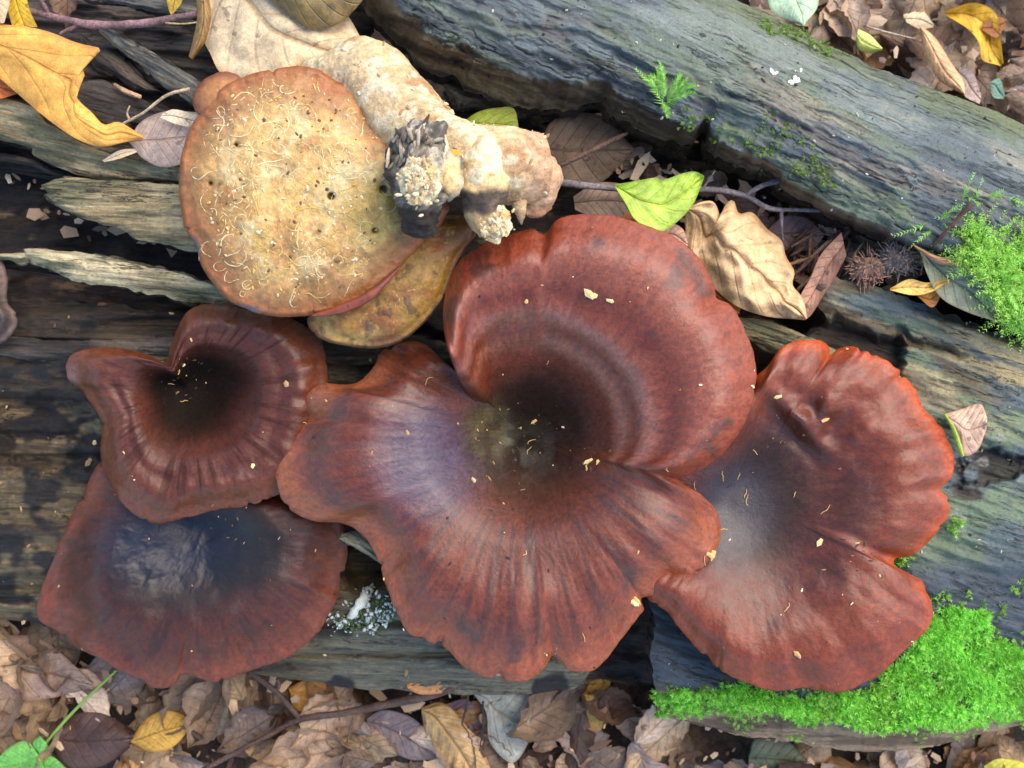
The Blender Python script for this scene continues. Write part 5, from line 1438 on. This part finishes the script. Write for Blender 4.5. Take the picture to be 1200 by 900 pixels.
# ------------------------------------------------------------------ moss
def moss_geo(P, L, w, nseg, seed, col0, col1, lean=0.8, feather=True):
    """Little shoots with pointed leaves along a bending stem; everything vectorised."""
    rr = np.random.default_rng(seed)
    n = len(P)
    az = rr.random(n) * 6.283
    le = lean * (.4 + .9 * rr.random(n))
    d0 = np.stack([np.cos(az) * np.sin(le), np.sin(az) * np.sin(le), np.cos(le)], -1)
    droop = np.stack([np.cos(az), np.sin(az), -np.ones(n) * .6], -1) * (.5 * rr.random(n))[:, None]
    ln = L[0] + (L[1] - L[0]) * rr.random(n)
    vs, cs = [], []
    hue = rr.random((n, 1))
    for k in range(nseg):
        f = (k + .5) / nseg
        pos = P + d0 * (ln * f)[:, None] + droop * (ln * f * f)[:, None]
        dirn = d0 + 2 * droop * f
        dirn /= np.linalg.norm(dirn, axis=1, keepdims=True)
        side = np.cross(dirn, rr.normal(0, 1, (n, 3)))
        side /= np.linalg.norm(side, axis=1, keepdims=True) + 1e-9
        for s in (1, -1):
            out = side * s * .8 + dirn * .75
            lw = w * (1.25 - .7 * f) * (.8 + .4 * rr.random(n))
            ll = lw * 2.3
            tip = pos + out * ll[:, None]
            nrm = np.cross(out, dirn)
            a = pos + np.cross(nrm, out) * (lw * .42)[:, None]
            b = pos - np.cross(nrm, out) * (lw * .42)[:, None]
            vs.append(np.stack([a, b, tip], 1))
            cc_ = col0 + (col1 - col0) * np.clip(f * .75 + .35 * hue - .05, 0, 1)
            cs.append(np.repeat(cc_[:, None], 3, 1) * (.85 + .3 * rr.random((n, 1, 1))))
    V = np.concatenate(vs).reshape(-1, 3)
    col = np.concatenate(cs).reshape(-1, 3)
    F = np.arange(len(V)).reshape(-1, 3)
    return V, F, col
def moss_on(verts, zone, n, L, w, nseg, seed, lean=.8, thr=-0.25, c0=c(104, 164, 52), c1=c(204, 250, 128), lift=0.0, fr=.03):
    rr = np.random.default_rng(seed)
    x, y = to_px(verts)
    m = inpoly(x + 7 * fbm(x * .05, y * .05, 0, 3, seed), y + 7 * fbm(x * .05, y * .05, 5, 3, seed), zone) & (fbm(x * fr, y * fr, 1, 4, seed + 1) > thr)
    s = verts[m]
    P = s[rr.integers(0, len(s), n)] + rr.normal(0, 1.6, (n, 3)) * [1, 1, .2]
    if lift:
        px_, py_ = to_px(P)
        P[:, 2] += lift * (.5 + .8 * fbm(px_ * .035, py_ * .035, 0, 3, seed + 4))
    V, F, col = moss_geo(P, L, w, nseg, seed + 2, c0, c1, lean)
    a, b = to_px(V)
    q = fbm(a * .03, b * .03, 4, 4, seed + 9)[:, None]
    return V, F, col * (.92 + .16 * q) + np.array([.03, .0, .0]) * np.clip(-q, 0, 1)
# cushion along the lower right edge of the log
zoneM = [(752, 814), (800, 808), (870, 806), (905, 818), (985, 816), (1018, 806), (1048, 785), (1070, 760), (1088, 725), (1110, 712), (1150, 722), (1160, 745), (1215, 770), (1260, 780), (1260, 835), (1210, 838), (1130, 846), (1060, 852), (1000, 846), (900, 836), (840, 830), (760, 834)]
V, F, col = moss_on(RB, zoneM, 9500, (5, 10), 2.7, 5, 701, 1.1, -.42, c(100, 186, 48), c(186, 255, 110), lift=3, fr=.075)
V2_, F2_, col2 = moss_on(RB, [(760, 806), (1100, 800), (1260, 830), (1260, 862), (1060, 866), (760, 850)], 500, (4, 8), 1.9, 5, 702, 1.0, .1)
V3_, F3_, col3 = moss_on(RB, [(1046, 650), (1066, 652), (1062, 664), (1044, 664)], 60, (5, 9), 2.0, 5, 703, .9, -2)
V4_, F4_, col4 = moss_on(RB, [(1112, 611), (1126, 611), (1126, 624), (1112, 624)], 30, (5, 9), 2.0, 5, 704, .9, -2)
V5_, F5_, col5 = moss_on(RB, [(1070, 700), (1100, 680), (1260, 690), (1260, 790), (1060, 775)], 260, (3, 8), 2.0, 5, 705, 1.1, .28, c(104, 150, 52), c(176, 226, 100), fr=.08)
V6_, F6_, col6 = moss_on(RB, [(756, 800), (900, 790), (1000, 800), (1050, 770), (1090, 740), (1090, 800), (760, 840)], 260, (3, 8), 2.0, 5, 706, 1.1, .15, c(96, 120, 48), c(150, 190, 84), fr=.08)
V4_, F4_ = join([(V4_, F4_), (V5_, F5_), (V6_, F6_)])
F4_ = F4_[0]
col4 = np.vstack([col4, col5, col6])
Vm, Fm = join([(V, F), (V2_, F2_), (V3_, F3_), (V4_, F4_)])
single('moss_cushion', Vm, Fm, M_MOSS, 'bright green moss carpet along the lower right edge of the log', 'moss', attrs={'pig': np.clip(np.vstack([col, col2, col3, col4]), 0, 1)}, kind='stuff')
# feathery moss at the right edge, over the foot of the grey log
mh = thing('moss_mound', at(1170, 300, -100), 'feathery light green moss mound at the right edge over the grey log', 'moss')
def zf(U, V, x, y):
    e = 1 - np.maximum(np.abs(U - .5), np.abs(V - .5)) * 2
    return -52 + 46 * ss(0, .6, e) + 9 * fbm(x * .03, y * .03, 0, 4, 711)
def pf(U, V, x, y, z): return mix(c(44, 66, 26), c(72, 110, 40), ss(-.4, .4, fbm(x * .05, y * .05, 0, 3, 712)))
gr_, MM = slab('moss_mat', [(1084, 262), (1112, 246), (1150, 232), (1260, 226)], [(1108, 318), (1150, 336), (1176, 384), (1260, 400)], 110, 70, zf, pf, mh, M_SOIL, 60, jag=(14, 14), seed=711, gdir=(1, 0), side_pig=c(40, 52, 26))
V, F, col = moss_on(MM, [(1082, 262), (1104, 252), (1112, 262), (1135, 240), (1160, 232), (1262, 224), (1262, 402), (1176, 386), (1164, 350), (1172, 318), (1140, 308), (1108, 300)], 4200, (14, 34), 2.3, 10, 713, 1.25, -.4, c(112, 190, 58), c(214, 255, 130), fr=.06)
V2_, F2_, col2 = moss_geo(at(np.array([1088, 1096, 1122, 1130, 1141, 1154, 1162, 1175, 1186, 1092, 1126, 1150]), np.array([262, 258, 240, 236, 238, 236, 233, 232, 234, 268, 226, 228]), -8.0), (26, 40), 2.7, 14, 714, c(104, 168, 56), c(196, 246, 128), .9)
Vm, Fm = join([(V, F), (V2_, F2_)])
part('moss_shoots', Vm, Fm, M_MOSS, mh, {'pig': np.clip(np.vstack([col, col2]), 0, 1)}, kind='stuff')
# the lone sprig and the green tufts on the grey log
sx_, sy_ = to_px(SH)
def near(verts, x, y):
    a, b = to_px(verts)
    return verts[np.argmin((a - x) ** 2 + (b - y) ** 2)]
sp = thing('moss_sprig', near(SH, 778, 110), 'lone sprig of bright green feathery moss on the grey log', 'moss')
ps, cs = [], []
rr = np.random.default_rng(9)
for (x0, y0, x1, y1) in ((776, 122, 742, 84), (776, 118, 766, 82), (778, 112, 772, 76), (782, 118, 806, 96), (782, 122, 812, 112), (776, 104, 758, 92), (784, 110, 796, 90), (776, 122, 780, 142), (790, 112, 812, 104), (770, 108, 752, 96)):
    a, b = near(SH, x0, y0), near(SH, x1, y1) + [0, 0, 10]
    k = 15
    for q in range(k):
        f = q / k
        p = a + (b - a) * f + [0, 0, 12 * math.sin(f * 3.1) + 3]
        d = (b - a) / np.linalg.norm(b - a)
        sd_ = np.array([-d[1], d[0], .2])
        for s in (1, -1):
            l = 7.5 * (1.1 - .7 * f) * (.7 + .6 * rr.random())
            tip = p + (sd_ * s * .8 + d * .8) * l + [0, 0, rr.normal(0, 1.5)]
            ps.append(np.array([p + d * 1.3, p - d * 1.3, tip]))
            cs.append(np.repeat((c(96, 160, 52) + (c(168, 224, 96) - c(96, 160, 52)) * rr.random())[None], 3, 0))
V = np.vstack(ps)
part('moss_shoots', V, np.arange(len(V)).reshape(-1, 3), M_MOSS, sp, {'pig': np.vstack(cs)}, kind='stuff')
V, F, col = moss_on(SH, [(790, 130), (900, 130), (985, 190), (985, 218), (900, 200), (800, 155)], 260, (2.5, 5), 1.6, 4, 721, .9, .30, c(96, 124, 50), c(160, 190, 84), fr=.09)
V2_, F2_, col2 = moss_on(SH, [(880, 10), (920, 22), (1000, 62), (985, 72), (900, 36)], 200, (2.5, 5), 1.6, 4, 722, .9, .15, c(96, 124, 50), c(160, 190, 84), fr=.09)
Vm, Fm = join([(V, F), (V2_, F2_)])
single('moss_tufts', Vm, Fm, M_MOSS, 'thin scattered tufts of dull green moss on the grey log', 'moss', attrs={'pig': np.vstack([col, col2])}, kind='stuff')

# ------------------------------------------------------------------ crusts, flakes and crumbs
rr = np.random.default_rng(31)
pp = [(432 + rr.normal(0, 3), 692), (428, 700), (440, 704), (424, 708), (418, 714), (412, 720), (404, 726), (396, 730), (392, 722), (444, 714), (436, 722), (428, 728), (420, 732), (452, 722), (446, 730), (438, 734), (456, 712), (412, 734)]
Pm = np.vstack([near(LB, x + rr.normal(0, 2), y + rr.normal(0, 2))[None] for x, y in pp for _ in range(30)]) + rr.normal(0, 5, (len(pp) * 30, 3)) * [1, 1, .25] + [0, 0, 5]
V, F, col = chips(Pm, (1.0, 4.2), 32, .8, [c(226, 228, 216), c(206, 214, 206), c(190, 200, 190), c(96, 116, 66), c(70, 86, 52)], 1.4)
V2_, F2_, _ = tube_geo([near(LB, 434, 690) + [0, 0, 10], near(LB, 424, 704) + [0, 0, 12], near(LB, 412, 720) + [0, 0, 9], near(LB, 397, 730) + [0, 0, 6]], [5, 6, 4.5, 3], 12, 8, 3, .12, 35)
V, F = join([(V, F), (V2_, F2_)])
col = np.vstack([col, np.ones(V2_.shape) * c(232, 230, 210)])
single('mould_crust', V, F, M_CRUMB, 'crumbly white and green mould crust between the two lower left caps', 'mould', attrs={'pig': col}, smooth=True, kind='stuff')
Pf = np.vstack([near(SH, x, y)[None] for x, y in ((925, 96), (930, 92), (934, 94), (938, 82), (936, 96), (928, 98), (908, 86), (904, 84), (911, 90), (914, 102), (948, 84))]) + [0, 0, 1.5]
V, F, col = chips(Pf[[0, 1, 2, 3, 5, 6, 7]], (2.0, 5.0), 33, .2, [c(244, 236, 214), c(250, 246, 232)], 1.4)
single('resin_flakes', V, F, M_CRUMB, 'small cream-white flakes in the middle of the grey log', 'debris', attrs={'pig': col}, smooth=False, kind='stuff')
# crumbs, hairs and leaf bits lying on the caps and the wood
ps = []
cs = []
def crumbs_on(verts, n, size, seed, colors, stretch=2.0):
    rr = np.random.default_rng(seed)
    P = verts[rr.integers(0, len(verts), n)] + rr.normal(0, 2.0, (n, 3)) * [1, 1, 0]
    V, F, col = chips(P + [0, 0, .4], size, seed, .4, colors, stretch)
    ps.append((V, F)); cs.append(col)
CRB = [c(214, 180, 110), c(180, 140, 86), c(236, 218, 170), c(120, 84, 56), c(60, 42, 32), c(46, 34, 28)]
def area_w(verts, cen):           # thin out the crowded centre of a polar mesh
    x, y = to_px(verts)
    d = np.hypot(x - cen[0], y - cen[1])
    rr = np.random.default_rng(3)
    return verts[rr.random(len(verts)) < np.clip(d / d.max(), .02, 1)]
crumbs_on(area_w(CT3, cen3), 70, (.5, 2.2), 41, CRB)
crumbs_on(area_w(CT4, cen4), 34, (.5, 2.0), 42, CRB)
crumbs_on(area_w(CT1, cen1), 18, (.5, 2.0), 43, CRB)
crumbs_on(area_w(CT2, cen2), 18, (.5, 1.8), 44, CRB)
crumbs_on(LB, 420, (.8, 4.2), 45, [c(150, 122, 84), c(196, 168, 120), c(92, 70, 52)])
crumbs_on(RB, 260, (.7, 2.4), 46, [c(190, 180, 150), c(40, 34, 30), c(150, 130, 96)])
crumbs_on(SH, 420, (.6, 2.2), 47, [c(30, 28, 26), c(60, 48, 38), c(180, 174, 156)])
def heap_on(verts, x, y, r_, n, size, seed, colors):
    q = np.random.default_rng(seed)
    P = np.vstack([near(verts, x + a, y + b)[None] for a, b in q.normal(0, r_, (n, 2))]) + [0, 0, .3]
    V, F, col = chips(P, size, seed, .4, colors, 3.0)
    ps.append((V, F)); cs.append(col)
DIRT = [c(60, 46, 34), c(88, 66, 44), c(140, 108, 66), c(200, 168, 104), c(36, 28, 24)]
heap_on(CT3, 600, 520, 26, 70, (.5, 2.0), 51, DIRT)
heap_on(CT3, 690, 541, 9, 18, (.5, 2.2), 52, DIRT)
heap_on(CT4, 1010, 655, 16, 26, (.5, 1.8), 53, DIRT)
heap_on(CT4, 925, 505, 16, 26, (.5, 1.8), 54, DIRT)
heap_on(CT1, 212, 440, 14, 34, (.5, 2.0), 55, DIRT)
heap_on(CT3, 648, 765, 8, 14, (.5, 1.8), 56, DIRT)
heap_on(CT2, 300, 620, 30, 26, (.5, 1.6), 57, DIRT)
for (x, y, s_) in ((690, 345, 5), (697, 347, 4), (714, 353, 3.4), (617, 353, 2.6), (690, 540, 5), (700, 542, 3), (626, 494, 3.4), (555, 563, 4.4), (832, 650, 6), (838, 652, 4), (746, 703, 6), (742, 706, 5), (335, 450, 4), (297, 546, 4), (912, 465, 4), (966, 492, 4), (960, 634, 4.6), (935, 768, 4)):
    V_all = CT4 if x > 850 else (CT1 if x < 340 else CT3)
    p = near(V_all, x, y)
    V, F, col = chips(p[None] + [0, 0, .6], (s_, s_), int(x + y), .35, [c(228, 204, 140), c(206, 168, 104)], 1.8)
    ps.append((V, F)); cs.append(col)
for k in range(22):                # pale curled hairs
    V_all, cn = ((CT3, cen3), (CT4, cen4), (CT1, cen1))[rr.choice(3, p=[.5, .38, .12])]
    vv = V_all[rr.integers(0, len(V_all))]
    h, l = rr.random() * 6.283, 4 + 12 * rr.random()
    pts = [vv + [0, 0, .8]]
    for q in range(4):
        h += rr.normal(0, .5)
        nx = pts[-1] + np.array([math.cos(h), math.sin(h), 0]) * l / 4
        a, b = to_px(nx)
        nn = near(V_all, float(a), float(b))
        pts.append(np.array([nx[0], nx[1], nn[2] + .9]))
    V, F, _ = tube_geo(pts, [.35, .5, .3], 5, 3)
    ps.append((V, F)); cs.append(np.ones(V.shape) * c(222, 182, 112))
V, F = join(ps)
single('plant_debris', V, F, M_CRUMB, 'fine crumbs, hairs and wood dust sprinkled on the caps and logs', 'debris', attrs={'pig': np.clip(np.vstack(cs), 0, 1)}, smooth=False, kind='stuff')

# ------------------------------------------------------------------ leaves that nothing shows are left out; the rest are told apart
MARKS = {'litter below the log': [((20, 780), 'beneath the dark wrinkled cap at far left'), ((100, 830), 'around the seedling stalk'), ((200, 860), 'around the yellow-ochre oval leaf'), ((300, 830), 'left of the bottom twig fork'),
                                  ((390, 870), 'below the bottom twig fork'), ((470, 850), 'around the violet-brown leaf'), ((540, 870), 'around the pleated tan leaf'), ((610, 860), 'around the mottled grey leaf'),
                                  ((690, 840), 'around the yellowish-brown leaf'), ((770, 870), 'under the left end of the moss carpet'), ((870, 890), 'under the mossy log edge by the grey-green leaf'), ((1010, 895), 'under the middle of the mossy log edge'), ((1150, 885), 'near the yellow-green leaf tip')],
         'litter beyond the grey log': [((920, 15), 'around the mint-green round leaf'), ((985, 15), 'left of the yellow-green folded leaf'), ((1020, 50), 'by the yellow-green folded leaf'), ((1060, 20), 'by the straw stalk at the top'),
                                        ((1100, 60), 'around the long tan leaf'), ((1150, 30), 'around the curled yellow-brown leaf'), ((1190, 20), 'in the top right corner'), ((1150, 100), 'by the small blue-green leaf'), ((1195, 100), 'at the right edge behind the log')],
         'dark gap under the grey log': [((680, 190), 'beside the overturned stem in the gap'), ((800, 210), 'behind the green leaf in the gap'), ((880, 250), 'behind the dry tan leaf in the gap'), ((960, 270), 'under the grey twig end'), ((1040, 310), 'by the beech husks')],
         'dark wood at the top left': [((60, 10), 'by the left end of the reddish twig'), ((180, 10), 'by the right end of the reddish twig')]}
bpy.context.view_layer.update()
dg = bpy.context.evaluated_depsgraph_get()
eye = Vector(cam.location)
names = {}
kept = []
for o, word, where, s in LITTER:
    seen, mw = 0, o.matrix_world
    vs_ = o.data.vertices
    for q in range(3, len(vs_), 7):
        p = mw @ vs_[q].co
        k_ = (D * S - p.z)
        if abs(p.x) > k_ * 600 / D or abs(p.y) > k_ * 450 / D:
            continue
        hit, loc, _n, _i, ob, _m = scn.ray_cast(dg, eye, (p - eye).normalized())
        if hit and ob.name == o.name:
            seen += 1
    kept.append((o, word, where, s, seen))
for o, word, where, s, seen in kept:
    if seen == 0:
        bpy.data.objects.remove(o)
        continue
    x, y = to_px(np.array(o.location) / S)
    place = min(MARKS[where], key=lambda m: (m[0][0] - x) ** 2 + (m[0][1] - y) ** 2)[1]
    size = 'large' if s > 1.0 else ('small' if s < .72 else '')
    lie = 'mostly covered' if seen < 9 else ('steeply tilted' if abs(o.rotation_euler[0]) + abs(o.rotation_euler[1]) > R(34) else '')
    names.setdefault(' '.join(f'{size} {lie} {word} dead leaf {place}'.split()), []).append(o)
for lab, os_ in names.items():
    os_.sort(key=lambda q: q.location[0])
    if len(os_) == 1:
        os_[0]['label'] = lab
    elif len(os_) == 2:
        os_[0]['label'] = 'left ' + lab
        os_[1]['label'] = 'right ' + lab
    else:
        for q in os_:
            q['label'] = lab
        os_[0]['label'] = 'leftmost ' + lab
        os_[-1]['label'] = 'rightmost ' + lab
        if len(os_) == 3:
            os_[1]['label'] = 'middle ' + lab
for o in list(C.objects):
    if o.name.startswith('dead_leaf') and o.get('label'):
        o['group'] = 'dead beech leaves in the litter'
